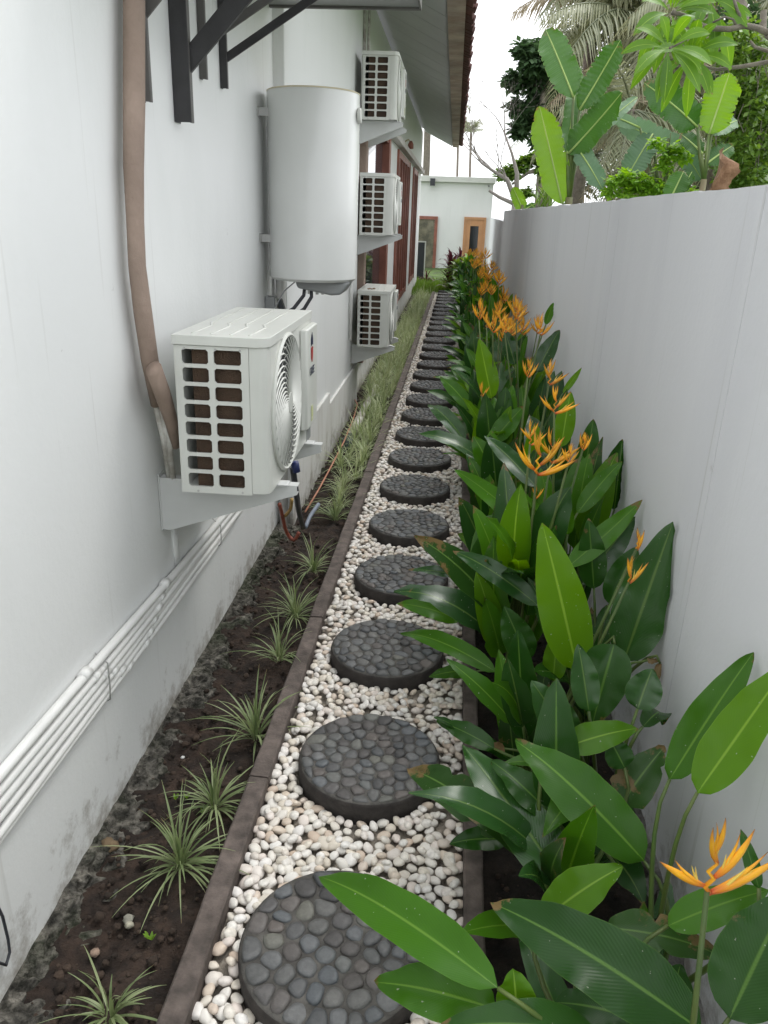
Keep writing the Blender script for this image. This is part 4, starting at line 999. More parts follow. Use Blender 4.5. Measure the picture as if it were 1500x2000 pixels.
HL=[
 (1128,1312,.42,1060,1012,('d',.06),104,'l',.03,.2),
 (1218,1292,.42,1316,1012,('d',.05),118,'g',-.04,.1),
 (1200,1258,.55,1158,1408,('z',.36),104,'d',.16,.8),
 (1258,1682,.38,1008,1430,('z',.52),118,'m',.12,.6),
 (1112,1742,.24,903,1452,('z',.34),112,'g',.10,.6),
 (1012,1645,.22,795,1490,('z',.20),88,'w',.18,.7),
 (965,1462,.18,853,1403,('z',.20),46,'d',.12,.6),
 (990,1640,.12,878,1640,('z',.12),52,'d',.12,.8),
 (1098,1462,.45,1246,1420,('z',.50),66,'l',.15,.6),
 (1118,1448,.40,1038,1328,('d',.04),78,'g',.05,.2),
 (1022,1442,.20,1012,1222,('d',.03),76,'d',.03,.2),
 (1080,1330,.34,1090,1225,('d',.05),50,'l',.03,.2),
 (1050,1182,.48,885,1068,('z',.58),48,'g',.15,.6),
 (918,1122,.28,828,1060,('z',.34),40,'g',.12,.7),
 (912,1128,.25,798,1108,('z',.27),26,'g',.10,.7),
 (968,1312,.24,783,1225,('z',.24),44,'m',.20,.6),
 (898,1212,.16,775,1172,('z',.22),42,'m',.16,.6),
 (922,1312,.08,838,1318,('z',.08),32,'m',.18,.7),
 (962,1005,.55,925,1168,('z',.30),58,'m',.10,.3),
 (1308,1522,.56,1490,1258,('d',.10),84,'m',.05,.3),
 (1362,1548,.62,1545,1285,('d',.05),104,'l',-.06,.2,.6,.5),
 (1425,1988,.42,1545,1735,('d',.12),160,'d',.06,.5),
 (1305,1808,.42,1502,1735,('z',.50),78,'m',.12,.7),
 (1182,1812,.36,1418,1856,('z',.36),84,'w',.16,.8),
 (1372,2015,.42,960,1748,('z',.46),150,'d',.13,.6),
 (1066,1792,.34,1218,1683,('z',.46),92,'l',.12,.5),
 (972,1930,.42,622,1700,('z',.34),104,'m',.16,.7),
 (968,1972,.36,733,1910,('z',.34),112,'m',.14,.7),
 (1010,1985,.36,1003,1888,('d',.03),84,'l',.04,.3),
 (1165,2020,.36,852,1988,('z',.38),92,'d',.14,.7),
 (1240,1990,.28,1085,1950,('z',.26),108,'d',.12,.7),
 (1482,1735,.55,1448,1615,('d',.05),32,'d',.05,.1),
 (1192,1602,.30,1302,1442,('d',.12),88,'w',.06,.4),
 (1200,995,.62,1243,846,('d',.05),72,'d',.04,.1),
 (1128,1002,.66,1216,893,('d',.12),40,'m',.10,.4),
 (1108,1108,.58,1268,975,('z',.78),50,'m',-.12,.5),
 (1136,1142,.50,1278,1010,('d',.12),62,'g',.08,.4),
 (1056,1052,.55,888,915,('z',.70),44,'m',.14,.5),
 (1048,952,.66,946,850,('z',.78),42,'g',.12,.5),
 (1108,1044,.64,1100,957,('d',.02),36,'m',.02,.1),
 (926,1152,.30,972,998,('d',.05),60,'d',.05,.3),
 (972,948,.56,925,838,('d',.05),52,'m',.05,.3),
 (1140,932,.66,1160,812,('d',.03),46,'d',.03,.1),
 (1096,872,.74,1116,753,('d',.03),42,'l',.03,.1),
 (962,862,.62,1022,793,('d',.08),44,'m',.06,.4),
 (1100,768,.84,1136,718,('d',.05),14,'l',.04,.1),
 (960,778,.66,936,658,('d',.03),46,'l',.03,.1),
 (1048,727,.80,1094,638,('d',.05),38,'g',.04,.2),
 (1066,634,.98,1096,588,('d',.05),17,'m',.03,.1),
 (922,802,.46,860,735,('z',.58),32,'m',.10,.5),
 (908,862,.40,836,783,('z',.50),36,'g',.12,.6),
 (1006,712,.78,985,640,('d',.03),34,'g',.03,.2),
 (1030,1290,.30,985,1180,('d',.05),66,'d',.05,.3),
 (1150,1390,.50,1130,1250,('d',.05),60,'g',.05,.3),
 (1255,1420,.45,1310,1400,('z',.35),48,'d',.25,.6),
 (1245,1385,.50,1275,1300,('d',.05),74,'g',.06,.3),
 (1085,1600,.30,960,1480,('z',.36),70,'d',.12,.5),
 (1180,1660,.22,1080,1560,('z',.30),80,'d',.1,.5),
 (1220,1500,.42,1190,1440,('d',.03),60,'d',.05,.3),
 (1300,1990,.20,1330,1880,('d',.06),90,'d',.08,.5),
 (1000,1150,.40,960,1060,('d',.05),60,'d',.05,.3),
 (1160,1150,.50,1150,1010,('d',.05),60,'d',.05,.2),
 (1010,1120,.44,1030,990,('d',.05),50,'m',.05,.3),
 (1085,970,.55,1060,880,('d',.05),50,'g',.05,.3),
 (1190,1180,.50,1245,1060,('d',.08),60,'d',.06,.3),
]
for h in HL: hleaf(*h)
# dry curled leaves
for h in [(1345,1300,.45,1350,1385,('z',.30),16,'y',.2,.3),(1265,1290,.45,1352,1295,('z',.45),14,'y',-.1,.4),(1200,1850,.25,1305,1925,('z',.16),44,'y',.1,.5),(1095,1690,.10,1140,1660,('z',.14),30,'y',.1,.5),(940,1170,.25,952,1205,('z',.18),20,'y',.1,.3),(985,1462,.15,940,1455,('z',.17),18,'y',.2,.4)]:
    hleaf(*h,shape='blade',wave=.15)
# flowers: (px,py of the base of the head, z, size in px of the longest bract, azimuth, n, closed)
FLW=[(1380,1745,.80,150,.15,5,0),(1228,1140,.72,52,.4,4,.9),(1243,1075,.80,40,.2,3,1.4),
 (1048,928,.86,78,0.1,5,0),(1110,905,.90,36,.5,5,.7),(1138,880,.92,34,.3,5,.9),(1075,905,.84,60,.1,4,0),(1035,870,.92,44,.3,4,.2),
 (1082,808,.98,48,.2,5,.1),(1072,752,1.02,46,.2,4,.3),(1030,738,1.02,36,.5,5,.5),(940,775,.78,26,.3,4,.8),
 (1055,655,1.08,36,.3,4,.4),(1008,625,1.10,34,.6,5,.5),(962,650,1.02,34,.2,5,.6),(935,625,1.04,36,.5,5,.7),(985,650,1.05,30,.2,5,.6),(950,640,1.0,28,.1,4,.5),(975,630,1.06,26,.2,4,.7),
 (1045,975,.70,26,.4,4,.5)]
for i,(x,y,z,s,az,n,cl) in enumerate(FLW):
    P=at(x,y,'Z',z); P.x=min(P.x,XR-.05); root=nearest(P+Vector((0,0,0)))
    G=root.location+Vector((random.uniform(-.03,.03),random.uniform(-.03,.03),.02))
    flower(root,P,s/F*depth(P),az,n,closed=cl,stem_to=G,seed=i)
# ---- procedural leaves
def rleaf(b,root_loc,r,az,L,W,h,el,droop=.1,upN=None,xmax=XR-.02,twist=None):
    d=Vector((math.cos(az)*math.cos(el),math.sin(az)*math.cos(el),math.sin(el)))
    B=Vector(root_loc)+Vector((math.cos(az)*.06,math.sin(az)*.06,h)); T=B+d*L
    if T.x>xmax: T.x=xmax-r.uniform(0,.06)
    if B.x>xmax: B.x=xmax-.03
    N=Vector((0,0,1))-d*d.z
    N=N+Vector((-.25,-.6,0))*(abs(d.z))
    leafgeo(b,B,T,W,N,sag=r.uniform(.06,.2),fold=r.uniform(.15,.35),ns=9,nc=4,twist=r.uniform(-.5,.5) if twist is None else twist,wave=.05,tip_droop=droop*2*r.random(),seed=r.randrange(9999),torn=.02)
    for i,v in enumerate(b.v):
        if v[0]>XR-.006: b.v[i]=(XR-.006,v[1],v[2])
    return B,T
def tone(r,hi=.16): 
    q=r.random(); return MT['hworn'] if q>.90 else MT['hlight'] if q<hi else MT['hgrey'] if q<.34 else MT['hmid'] if q<.68 else MT['hdark']
def fill(root,seed,n,hmax,lowbias=1.0,L0=.26,hi=.1,azr=(1.2,5.0)):
    r=random.Random(seed)
    for i in range(n):
        h=.12+hmax*(r.random()**lowbias); az=r.uniform(*azr); el=math.radians(r.uniform(25,80)); L=L0*r.uniform(.8,1.35)
        if hmax>.3 and i%5<3: az=r.uniform(0,6.28); el=math.radians(r.uniform(66,88)); h=r.uniform(.25,.56)
        b=MB(); B,T=rleaf(b,root.location,r,az,L,L*r.uniform(.24,.34),h,el); b.build('leaf',tone(r,hi),root,True)
        petiole(root,B,T,.004)
for i,root in enumerate(PL):
    Y=root.location.y
    if Y<1.3: fill(root,40+i,3,.12,1,.20,.0)
    elif Y<2.3: fill(root,40+i,8,.26,1,.27,.08)
    else: fill(root,40+i,20,.50,.8,.35,.16)
# ---- heliconias further along: three templates copied with their parts
def copy_tree(o,parent=None):
    c=o.copy(); link(c,parent)
    for ch in KID.get(o.name,[]): copy_tree(ch,c)
    return c
def template(x,y,seed,nfl,label,n=14):
    r=random.Random(seed); root=newplant(x,y,label)
    for i in range(n):
        az=r.uniform(1.4,4.9); el=math.radians(r.uniform(28,82)); h=.15+.48*r.random(); L=.37*r.uniform(.75,1.25)
        if i%5<3: az=r.uniform(0,6.28); el=math.radians(r.uniform(66,88)); h=r.uniform(.25,.55)
        b=MB(); B,T=rleaf(b,root.location,r,az,L,L*r.uniform(.24,.33),h,el); b.build('leaf',tone(r,.14),root,True); petiole(root,B,T,.004)
    for i in range(nfl):
        P=root.location+Vector((r.uniform(-.14,.10),r.uniform(-.1,.1),r.uniform(.88,1.06)))
        flower(root,P,r.uniform(.09,.13),r.uniform(0,1),7,closed=r.uniform(0,.4),stem_to=root.location+Vector((0,0,.02)),seed=seed+i)
    return root
tps=[]; rowY=4.85; k=0; r=random.Random(5)
def rel(Y):
    s=min(range(28),key=lambda i:abs(DY[i]-Y)); d=Y-DY[s]
    return ('just before' if d<-.09 else 'just beyond' if d>.09 else 'level with')+f' the {ORD[s]} stepping stone'
def hl(k,side,Y,nf):
    s=min(range(28),key=lambda i:abs(DY[i]-Y))
    return f"heliconia plant {'close to the wall' if side else 'at the path edge'} {rel(Y)}, "+('orange flowers on top' if nf else 'leaves only')
tl=[]
Yl=4.85; items=[]
while Yl<17.3:
    items.append((.31+r.uniform(-.03,.03),Yl,0)); items.append((.49+r.uniform(-.03,.03),Yl+.2,1)); Yl+=.40 if Yl<9 else .55
for i,(x,y,sd_) in enumerate(items):
    nf=[2,0,1,1,0][i%5] if y>5 else 2
    if i<8:
        tl.append((template(x,y,300+i,nf,hl(i,sd_,y,nf),20),nf))
        if i==7:
            bpy.context.view_layer.update()
            for o in bpy.data.objects:
                if o.parent: KID.setdefault(o.parent.name,[]).append(o)
    else:
        src,nf=tl[(i*3)%8]; c=copy_tree(src); c.location=(x,y,-.09); c.rotation_euler=(0,0,random.uniform(-.35,.35)); s=random.uniform(.88,1.08); c.scale=(s,s,s*random.uniform(.95,1.08)); c['label']=hl(i,sd_,y,nf)
# ---- variegated lilyturf clumps in the left bed
def lily(x,y,s,label,n=42,seed=0,split=False,m='lily',z=-.07,br=None):
    r=random.Random(seed); root=empty('lilyturf_clump',(x,y,z),label,'grass plant','variegated lilyturf clumps in the bed beside the house')
    bb=MB()
    for i in range(n):
        az=r.uniform(0,6.283); el=math.radians(r.choice([r.uniform(20,50),r.uniform(45,85)])); L=s*r.uniform(.55,1.6)
        d=Vector((math.cos(az)*math.cos(el),math.sin(az)*math.cos(el),math.sin(el)))
        B=Vector((x,y,z))+Vector((math.cos(az)*.012,math.sin(az)*.012,.01+.03*r.random())); T=B+d*L; T.z-=L*r.uniform(.10,.85)*math.cos(el)**.5; T.z=max(T.z,z+.01)
        if T.x<XA+.03: T.x=XA+.03+.02*r.random()
        b=MB() if split else bb; b.c=r.random()
        leafgeo(b,B,T,r.uniform(.0045,.0085)*(s/.2)**.5*(1.0 if y<5 else 1.35),Vector((0,0,1))-d*d.z+Vector((0,0,.01)),sag=r.uniform(.18,.38),fold=.35,ns=8,nc=2,shape='blade',seed=i)
        if split: b.build('blade',MT[m],root,True)
    if not split: bb.build('blades',MT[m],root,True)
    return root
lab=['yellowing sparse grass clump at the very bottom of the house bed','full green and cream grass clump, second up from the bottom of the house bed','bushy grass clump against the kerb beside the gap before the second stepping stone','tall pale grass clump with a long bare stalk beside the third stepping stone','slender grass clump just behind the tall pale one','low wide grass clump beside the fourth stepping stone with leaves over the kerb','loose grass clump near the red hose below the foreground unit','upright grass clump beside the fifth stepping stone at the kerb']
LP=[(215,1985,.15,30),(352,1690,.17,60),(420,1575,.16,56),(500,1440,.20,46),(545,1290,.16,34),(577,1205,.17,56),(612,1115,.16,44),(655,1015,.17,50)]
for i,(x,y,s,n) in enumerate(LP):
    p=at(x,y,'Z',-.05); lily(min(p.x,-.545),p.y,s,lab[i],int(n*1.25),i,split=i<4)
p=at(60,1990,'Z',-.05)
ftl=[]
r=random.Random(9); Yl=4.35; i=0
cells_=[]
while Yl<17.4:
    for xx in ((-.60,) if Yl<5 else (-.57,-.68) if Yl<7.5 else (-.56,-.66,-.76)):
        cells_.append((xx+r.uniform(-.03,.03)+dx(Yl),Yl+r.uniform(-.06,.06)))
    Yl+=.19 if Yl<9 else .24
for i,(x,y) in enumerate(cells_):
    s=min(range(28),key=lambda q:abs(DY[q]-y)); rowname='nearest the kerb' if x-dx(y)>-.62 else 'in the middle of the bed' if x-dx(y)>-.71 else 'against the house plinth'
    lb=f'grass clump {rowname}, {rel(y)}'
    if len(ftl)<7:
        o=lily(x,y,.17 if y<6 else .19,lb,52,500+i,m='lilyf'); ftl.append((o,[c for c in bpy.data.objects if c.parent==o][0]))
    else:
        o,ch=ftl[i%7]; c=o.copy(); link(c); d=ch.copy(); link(d,c); c.location=(x,y,-.07); c.rotation_euler=(0,0,r.uniform(0,6.28)); q=r.uniform(.85,1.15); c.scale=(q,q,q*r.uniform(.9,1.2)); c['label']=lb
# small green sprouts
b=MB()
for (x,y) in ((290,1832),(343,1562),(365,1560),(398,1590),(296,1836)):
    p=at(x,y,'Z',-.06)
    for k in range(5):
        a=random.uniform(0,6.28); leafgeo(b,(p.x,p.y,-.06),(p.x+.012*math.cos(a),p.y+.012*math.sin(a),-.045),.008,(0,0,1),.1,.1,4,2,shape='x')
o=b.build('weed_sprouts',MT['fol3'],None,True); o['kind']='stuff'
# ---- planting at the far end of the path
def rosette(x,y,z,s,m,label,cat,n=40,seed=0,name='cordyline',w=.035,h=0):
    r=random.Random(seed); root=empty(name,(x,y,z),label,cat); b=MB()
    for i in range(n):
        az=r.uniform(0,6.283); el=math.radians(r.uniform(5,85)); L=s*r.uniform(.6,1.1); b.c=r.random()
        d=Vector((math.cos(az)*math.cos(el),math.sin(az)*math.cos(el),math.sin(el))); B=Vector((x,y,z+h*r.random())); 
        leafgeo(b,B,B+d*L,w*r.uniform(.7,1.2),Vector((0,0,1.01))-d*d.z,sag=.18,fold=.3,ns=5,nc=2,shape='x',tip_droop=.25)
    b.build('leaves',m,root,True)
    if h: b=MB(); b.tube([(x,y,z),(x,y,z+h)],.015,6); b.build('stem',MT['bark'],root,True)
    return root
P=at(880,528,'Y',18.5); rosette(P.x,18.5,-.1,.62,MT['cord'],'dark red cordyline with striped looking leaves at the far end of the path','shrub',90,1,h=.6,w=.06)
P=at(897,520,'Y',18.9); rosette(P.x,18.9,-.1,.62,MT['cord'],'dark red cordyline just behind and right of the first red one','shrub',90,2,h=.65,w=.06)
P=at(833,545,'Y',20.8); rosette(P.x,20.8,-.3,.45,MT['cord'],'small dark red shrub by the brown framed glass door','shrub',36,3,h=.35,w=.045)
P=at(914,530,'Y',18.0); rosette(P.x,18.0,-.1,.55,MT['fol3'],'bright lime leaved shrub between the red cordylines and the flowers','shrub',170,4,name='lime_shrub',h=.65,w=.08)
P=at(893,545,'Y',18.0); rosette(P.x,17.9,-.1,.50,MT['fol2'],'mid green bushy shrub closing the far end of the path','shrub',240,5,name='green_shrub',h=.55,w=.06)
b=MB()
for i in range(5200):
    x=random.uniform(-.95,.35); y=17.75+random.random()*3.6; a=random.uniform(0,6.28); b.c=random.random(); q=Vector((x,y,-.08)); hgt=random.uniform(.06,.20)
    leafgeo(b,q,q+Vector((math.cos(a)*.05,math.sin(a)*.05,hgt)),.016,(math.cos(a),math.sin(a),.3),.1,.1,2,1,shape='x')
o=b.build('ground_cover',MT['fol2'],None,True); o['kind']='stuff'
# ================================================================ FAR HOUSE
fh=empty('far_house',(0,28,-.4),'small flat roofed white house closing the far end of the passage','house')
b=MB(); b.box(-2.4,1.19,28,33,-.5,2.62); b.build('wall',MT['wall'],fh)
b=MB(); b.box(-2.6,1.24,27.85,33,2.625,2.80); b.build('roof_slab',MT['acw'],fh,bevel=.01)
dr=MB(); dr.box(.30,.36,27.93,27.999,-.45,1.58); dr.box(.97,1.03,27.93,27.999,-.45,1.58); dr.box(.362,.968,27.93,27.999,1.50,1.58)
fo=dr.build('door_frame',MT['door'],fh)
b=MB()
b.box(.363,.52,27.96,27.998,-.4,1.498); b.box(.80,.967,27.96,27.998,-.4,1.498); b.box(.522,.798,27.96,27.998,1.30,1.498); b.box(.522,.798,27.96,27.998,-.4,-.1); b.build('door_leaf',MT['door'],fo)
b=MB(); b.box(.5205,.7995,27.975,27.99,-.1,1.30); b.build('door_glass',MT['glassd'],fo)
b=MB(); b.box(-.68,-.58,27.92,27.999,-.42,1.56); b.box(-1.4,-.682,27.92,27.999,1.46,1.56); b.box(-1.5,-1.402,27.92,27.999,-.42,1.56)
wf=b.build('window_frame',MT['wood'],fh); b=MB(); b.box(-1.4,-.682,27.95,27.99,-.42,1.458); b.build('pane',mat('far_glass',(.10,.095,.07),.15,col2=(.22,.20,.14),nscale=5,spec=.8),wf)
b=MB(); p=at(845,355,'Y',27.8); b.box(p.x-.08,p.x+.08,27.76,27.849,2.50,2.72); b.build('spout_box',MT['hose'],fh)
b=MB(); p=at(955,357,'Y',27.9); b.tube([(p.x,27.99,2.56),(p.x,27.85,2.54)],.03,8); b.build('camera_lamp',MT['greyplastic'],fh)
pp=at(826,505,'Y',21.3)
sc=empty('screen_panel',(pp.x,21.3,-.3),'dark screen panel with a white edge standing past the end of the villa','screen')
b=MB(); b.box(pp.x-.25,pp.x+.03,21.3,21.34,-.2,.93); b.build('panel',MT['hose'],sc)
b=MB(); b.box(pp.x+.032,pp.x+.06,21.29,21.35,.0,.96); b.box(pp.x-.25,pp.x+.03,21.29,21.35,.932,.96); b.build('edge_trim',MT['acw'],sc)
# ================================================================ TREES BEYOND THE WALL
def ban_leaf(root,B,T,W,m,sag=.1,cam=1.0,up=.3,twist=0,torn=.0,seed=0,fold=.18,droop=0):
    b=MB(); N=tosun(B.lerp(T,.5))*cam+Vector((0,0,up)); ns=72
    leafgeo(b,B,T,W,N,sag,fold,ns,8,twist,'banana',.055,droop,seed)
    if torn:
        r=random.Random(seed); ax=(T-B).normalized()
        for i in range(ns+1):
            if r.random()<.72: continue
            for side in (0,8):
                j=i*9+side; k=r.uniform(-torn,.02); v=Vector(b.v[j]); c=Vector(b.v[i*9+4]); b.v[j]=tuple(v+(c-v)*max(0,-k)+ax*r.uniform(-.01,.01))
    b.build('leaf',m,root,True)
    # fleshy midrib
    rb=MB(); C=B.lerp(T,.5)+(N-(T-B).normalized()*N.dot((T-B).normalized())).normalized()*sag*(T-B).length
    P=[B*(1-t)**2+C*2*t*(1-t)+T*t*t for t in [i/8 for i in range(9)]]
    rb.tube([p+N.normalized()*.002 for p in P],[.010*(1-.8*i/8) for i in range(9)],5); rb.build('midrib',MT['rib'],root,True)
def banana(label,gx,gy,Y,leaves,r0=.05,hp=None):
    base=at(gx,gy,'Y',Y); base.z=-.1
    root=empty('banana_plant',tuple(base),label,'banana plant')
    top=at(gx,gy,'Y',Y)
    b=MB(); b.tube([base,base.lerp(top,.5),top],[r0*1.2,r0,r0*.6],10); b.build('trunk',mat('banana_trunk',(.13,.16,.06),.6,col2=(.20,.15,.09),nscale=4),root,True)
    for i,(bx,by,tx,ty,dY,w,m,sag,tw) in enumerate(leaves):
        B=at(bx,by,'Y',Y); T=at(tx,ty,'Y',Y+dY); W=.84*w/F*depth(B.lerp(T,.5))
        ban_leaf(root,B,T,W,MT[m],sag,twist=tw,torn=.22,seed=int(bx+by*3+i))
        b=MB(); mid=B.lerp(top,.5)-Vector((0,0,.03)); b.tube([B,mid,top],[.010,.014,.02],6); b.build('leaf_stalk',MT['stalk'],root,True)
    return root
banana('large banana plant rising behind the wall with tall upright leaves, left of the group',1112,385,7.5,[
 (1120,190,1066,58,.3,70,'ban',.08,.1),(1132,215,1212,78,-.1,62,'ban',-.08,.1),(1110,300,1215,180,-.3,70,'ban',-.10,.2),
 (1098,398,1054,208,.1,70,'banlime',.02,.1),(1118,300,1245,190,.3,34,'bangrey',.12,.3),(1128,290,1178,372,-.2,46,'bangrey',.16,.2),(1108,300,1130,130,.5,40,'ban',.05,0)])
banana('young banana plant behind the wall with one broad bright leaf, right of the large one',1375,350,7.0,[
 (1385,262,1425,142,0,78,'banlime',-.05,.1),(1362,248,1258,162,-.1,74,'ban',.14,.1),(1390,262,1440,235,.2,38,'bangrey',.1,0),(1372,300,1330,262,.2,36,'ban',.1,0),(1380,320,1430,285,.1,44,'ban',.1,.2)],.04)
banana('drooping bluish banana plant behind the wall between the two greener ones',1290,380,8.2,[
 (1340,300,1205,240,.2,52,'bangrey',.18,.2),(1275,262,1222,350,-.1,60,'bangrey',.12,.1),(1330,290,1370,350,.1,50,'bangrey',.1,.1),(1250,250,1150,215,.3,30,'bangrey',.2,.2)],.035)
banana('short banana shoot with broad low leaves just showing over the wall top',1320,378,6.5,[(1308,392,1335,335,.0,50,'ban',.05,0),(1328,375,1352,335,.0,30,'ban',.05,0)],.03)
banana('small lime banana leaf poking over the wall end beside the far house',1020,400,9.5,[(1022,412,1002,366,0,30,'banlime',.05,0),(1024,410,1046,398,.0,14,'ban',.1,0)],.03)
# brown dead banana leaf hanging on the wall top
B=at(1412,300,'Y',6.0); T=at(1385,372,'Y',5.9)
dl=empty('dead_leaf',tuple(T),'dry brown folded banana leaf hanging over the top of the wall','dead leaf')
b=MB(); leafgeo(b,B,T,.22,tosun(T)+Vector((.6,0,0)),.08,.9,12,6,.7,'banana',.08); b.build('blade',mat('dead_leaf_brown',(.15,.075,.035),.8,col2=(.28,.16,.09),nscale=14,bump=.4,bscale=40),dl,True)
def leafcloud(root,name,m,blobs,n,size,seed=0,flat=.5,cam_front=False):
    r=random.Random(seed); b=MB(); tot=sum(q[3]*q[4] for q in blobs)
    for (cx,cy,cz,rx,rz) in blobs:
        k=int(n*rx*rz/tot); 
        for i in range(k):
            while True:
                u=Vector((r.uniform(-1,1),r.uniform(-1,1),r.uniform(-1,1)))
                if .25<u.length<1: break
            c=Vector((cx+u.x*rx,cy+u.y*rx,cz+u.z*rz)); a=r.uniform(0,6.28); el=r.uniform(-1.0,.5); s=size*r.uniform(.6,1.4)
            d=Vector((math.cos(a)*math.cos(el),math.sin(a)*math.cos(el),math.sin(el))); sd_=d.cross(Vector((r.uniform(-flat,flat),r.uniform(-flat,flat),1))).normalized(); b.c=r.random()
            q=[c,c+d*s*.5+sd_*s*.26,c+d*s,c+d*s*.5-sd_*s*.26]
            b.add(q,[(0,1,2,3)],[(.5,0),(.95,.5),(.5,.8),(.05,.5)])
    return b.build(name,m,root,False)
def branchy(b,P,d,L,r0,depth_,r,spread=.6,tips=None,seg=4):
    pts=[P]; q=P.copy(); dd=d.copy()
    for i in range(seg):
        dd=(dd+Vector((r.uniform(-.25,.25),r.uniform(-.25,.25),r.uniform(-.12,.18)))).normalized(); q=q+dd*L/seg; pts.append(q.copy())
    b.tube(pts,[r0*(1-.5*i/seg) for i in range(seg+1)],6 if r0>.02 else 4,cap=False)
    if tips is not None and depth_<=1: tips.append(q)
    if depth_>0:
        for k in range(r.choice([2,3])):
            a=Vector((r.uniform(-1,1),r.uniform(-1,1),r.uniform(-.3,.8))).normalized(); branchy(b,pts[-1] if k else pts[seg-1],(dd+a*spread).normalized(),L*r.uniform(.6,.8),r0*.5,depth_-1,r,spread,tips,seg)
# dark evergreen tree
def px(x,y,Y): return at(x,y,'Y',Y)
Yd=24; root=empty('dark_tree',tuple(px(1060,420,Yd)),'dark green round crowned tree standing beyond the wall behind the banana leaves','tree'); root.location.z=-.4
b=MB(); tips=[]; base=root.location.copy(); r=random.Random(3)
b.tube([base,px(1062,330,Yd),px(1055,240,Yd),px(1065,150,Yd)],[.22,.18,.12,.06],8)
for (x0,y0,x1,y1) in ((1055,240,1010,215),(1060,200,1100,150),(1062,180,1015,150),(1062,330,1000,360),(1060,300,1120,280)):
    b.tube([px(x0,y0,Yd),px((x0+x1)/2,(y0+y1)/2-8,Yd),px(x1,y1,Yd)],[.08,.05,.03],6)
b.build('trunk',MT['bark'],root,True)
bl=[]
for (x,y,rp) in ((1048,100,28),(1020,95,20),(1075,115,34),(1010,150,24),(1050,160,40),(1090,170,34),(1010,205,22),(1045,220,34),(1085,230,32),(1015,248,22),(1060,265,30),(1100,200,28),(1030,125,24),(1120,260,30),(1110,120,26)):
    p=px(x+r.uniform(-9,9),y+r.uniform(-6,6),Yd+r.uniform(-1,1)); q=.82*rp/F*Yd; bl.append((p.x,p.y,p.z,q,q*.8))
leafcloud(root,'crown',MT['fol1'],bl,9000,.22,1)
bl=[]
for (x,y,rp) in ((1000,335,16),(1020,320,14),(985,340,12),(1040,310,16),(1062,330,14),(1030,375,10),(1075,345,16)):
    p=px(x,y,Yd-2); q=rp/F*Yd; bl.append((p.x,p.y,p.z,q,q*.7))
leafcloud(root,'lower_crown',mat('x',(.1,.1,.1)) if 0 else MT['fol2'],bl,2600,.14,2)
# bare tree
root=empty('bare_tree',tuple(px(1010,400,20)),'leafless grey tree with fine twigs above the far house roof','tree'); root.location.z=-.4
b=MB(); r=random.Random(11); base=root.location.copy(); f1=px(1008,395,20)
b.tube([base,f1],[.12,.10],8); tips=[]
b.tube([f1,px(990,350,20),px(965,335,20),px(940,318,20),px(930,300,20)],[.07,.05,.035,.025,.015],6)
b.tube([f1,px(1010,340,20),px(1000,300,20),px(985,260,20)],[.07,.05,.03,.02],6)
b.tube([px(1008,400,20),px(975,385,20),px(955,372,20)],[.05,.04,.03],6)
for (x,y,dx_) in ((990,350,-1),(965,335,-1),(940,318,-1),(985,260,-.9),(930,300,-.6),(975,345,-.5)):
    for q in range(2): branchy(b,px(x,y,20),Vector((dx_*r.uniform(.2,.8),r.uniform(-.3,.3),r.uniform(.5,1))).normalized(),.85,.014,4,r,.7)
b.build('branches',mat('pale_bark',(.32,.29,.27),.9),root,True)
# palms
def frond(root,P,az,L,el,m,r,droopk=.6,nl=34,ll=.32,w=.022):
    b=MB(); d=Vector((math.cos(az)*math.cos(el),math.sin(az)*math.cos(el),math.sin(el))); hd=Vector((math.cos(az),math.sin(az),0)); pts=[]
    for i in range(13):
        t=i/12; pts.append(P+d*L*t-Vector((0,0,1))*droopk*L*t*t)
    b.c=r.random(); b.tube(pts,[.018*L*(1-.85*i/12)*.6+.003 for i in range(13)],5)
    sd_=Vector((-hd.y,hd.x,0))
    for i in range(nl):
        t=.14+.86*i/nl; f_=t*12; k=min(11,int(f_)); c=pts[k].lerp(pts[k+1],f_-k); tg=(pts[k+1]-pts[k]).normalized(); l=ll*L*math.sin(math.pi*(t*.82+.12))**.6*r.uniform(.85,1.1)
        for s in (-1,1):
            dd=(sd_*s*.75+tg*.65+Vector((0,0,-.25-.5*r.random()))).normalized(); e=c+dd*l; wv=tg*w*L*.5; mid=c.lerp(e,.5)+Vector((0,0,.03*l)); e.z-=.18*l
            b.add([c-wv*.6,c+wv*.6,mid+wv,mid-wv,e],[(0,1,2,3),(3,2,4)],[(.4,0),(.6,0),(.6,.5),(.4,.5),(.5,.9)])
    return b.build('frond',m,root,False)
def palm(name,label,x,y,Y,L,n,seed,mix=.3,trunk_r=.12,els=(-.5,1.2),nl=30,up_only=False,ms=('frond','dryfrond'),dk=(.3,.8)):
    r=random.Random(seed); top=px(x,y,Y); root=empty(name,(top.x,top.y,-.5),label,'palm tree')
    b=MB(); b.tube([root.location,root.location.lerp(top,.5)+Vector((.1,0,0)),top],[trunk_r*1.3,trunk_r,trunk_r*.85],10); b.build('trunk',MT['palmbark'],root,True)
    for i in range(n):
        az=2*math.pi*i/n*1.0+r.uniform(-.3,.3)+i*.4; el=r.uniform(*els); frond(root,top,az,L*r.uniform(.8,1.1),el,MT[ms[1] if r.random()<mix or el<-.6 else ms[0]],r,r.uniform(*dk),nl)
    return root
palm('coconut_palm','big coconut palm with pale drooping fronds at the top above the dark tree',1160,10,17,2.0,18,1,.25,.13)
palm('coconut_palm','grey green palm behind the bananas filling the middle of the skyline',1265,60,16,2.3,30,2,.08,.15,els=(-1.0,1.2),nl=34)
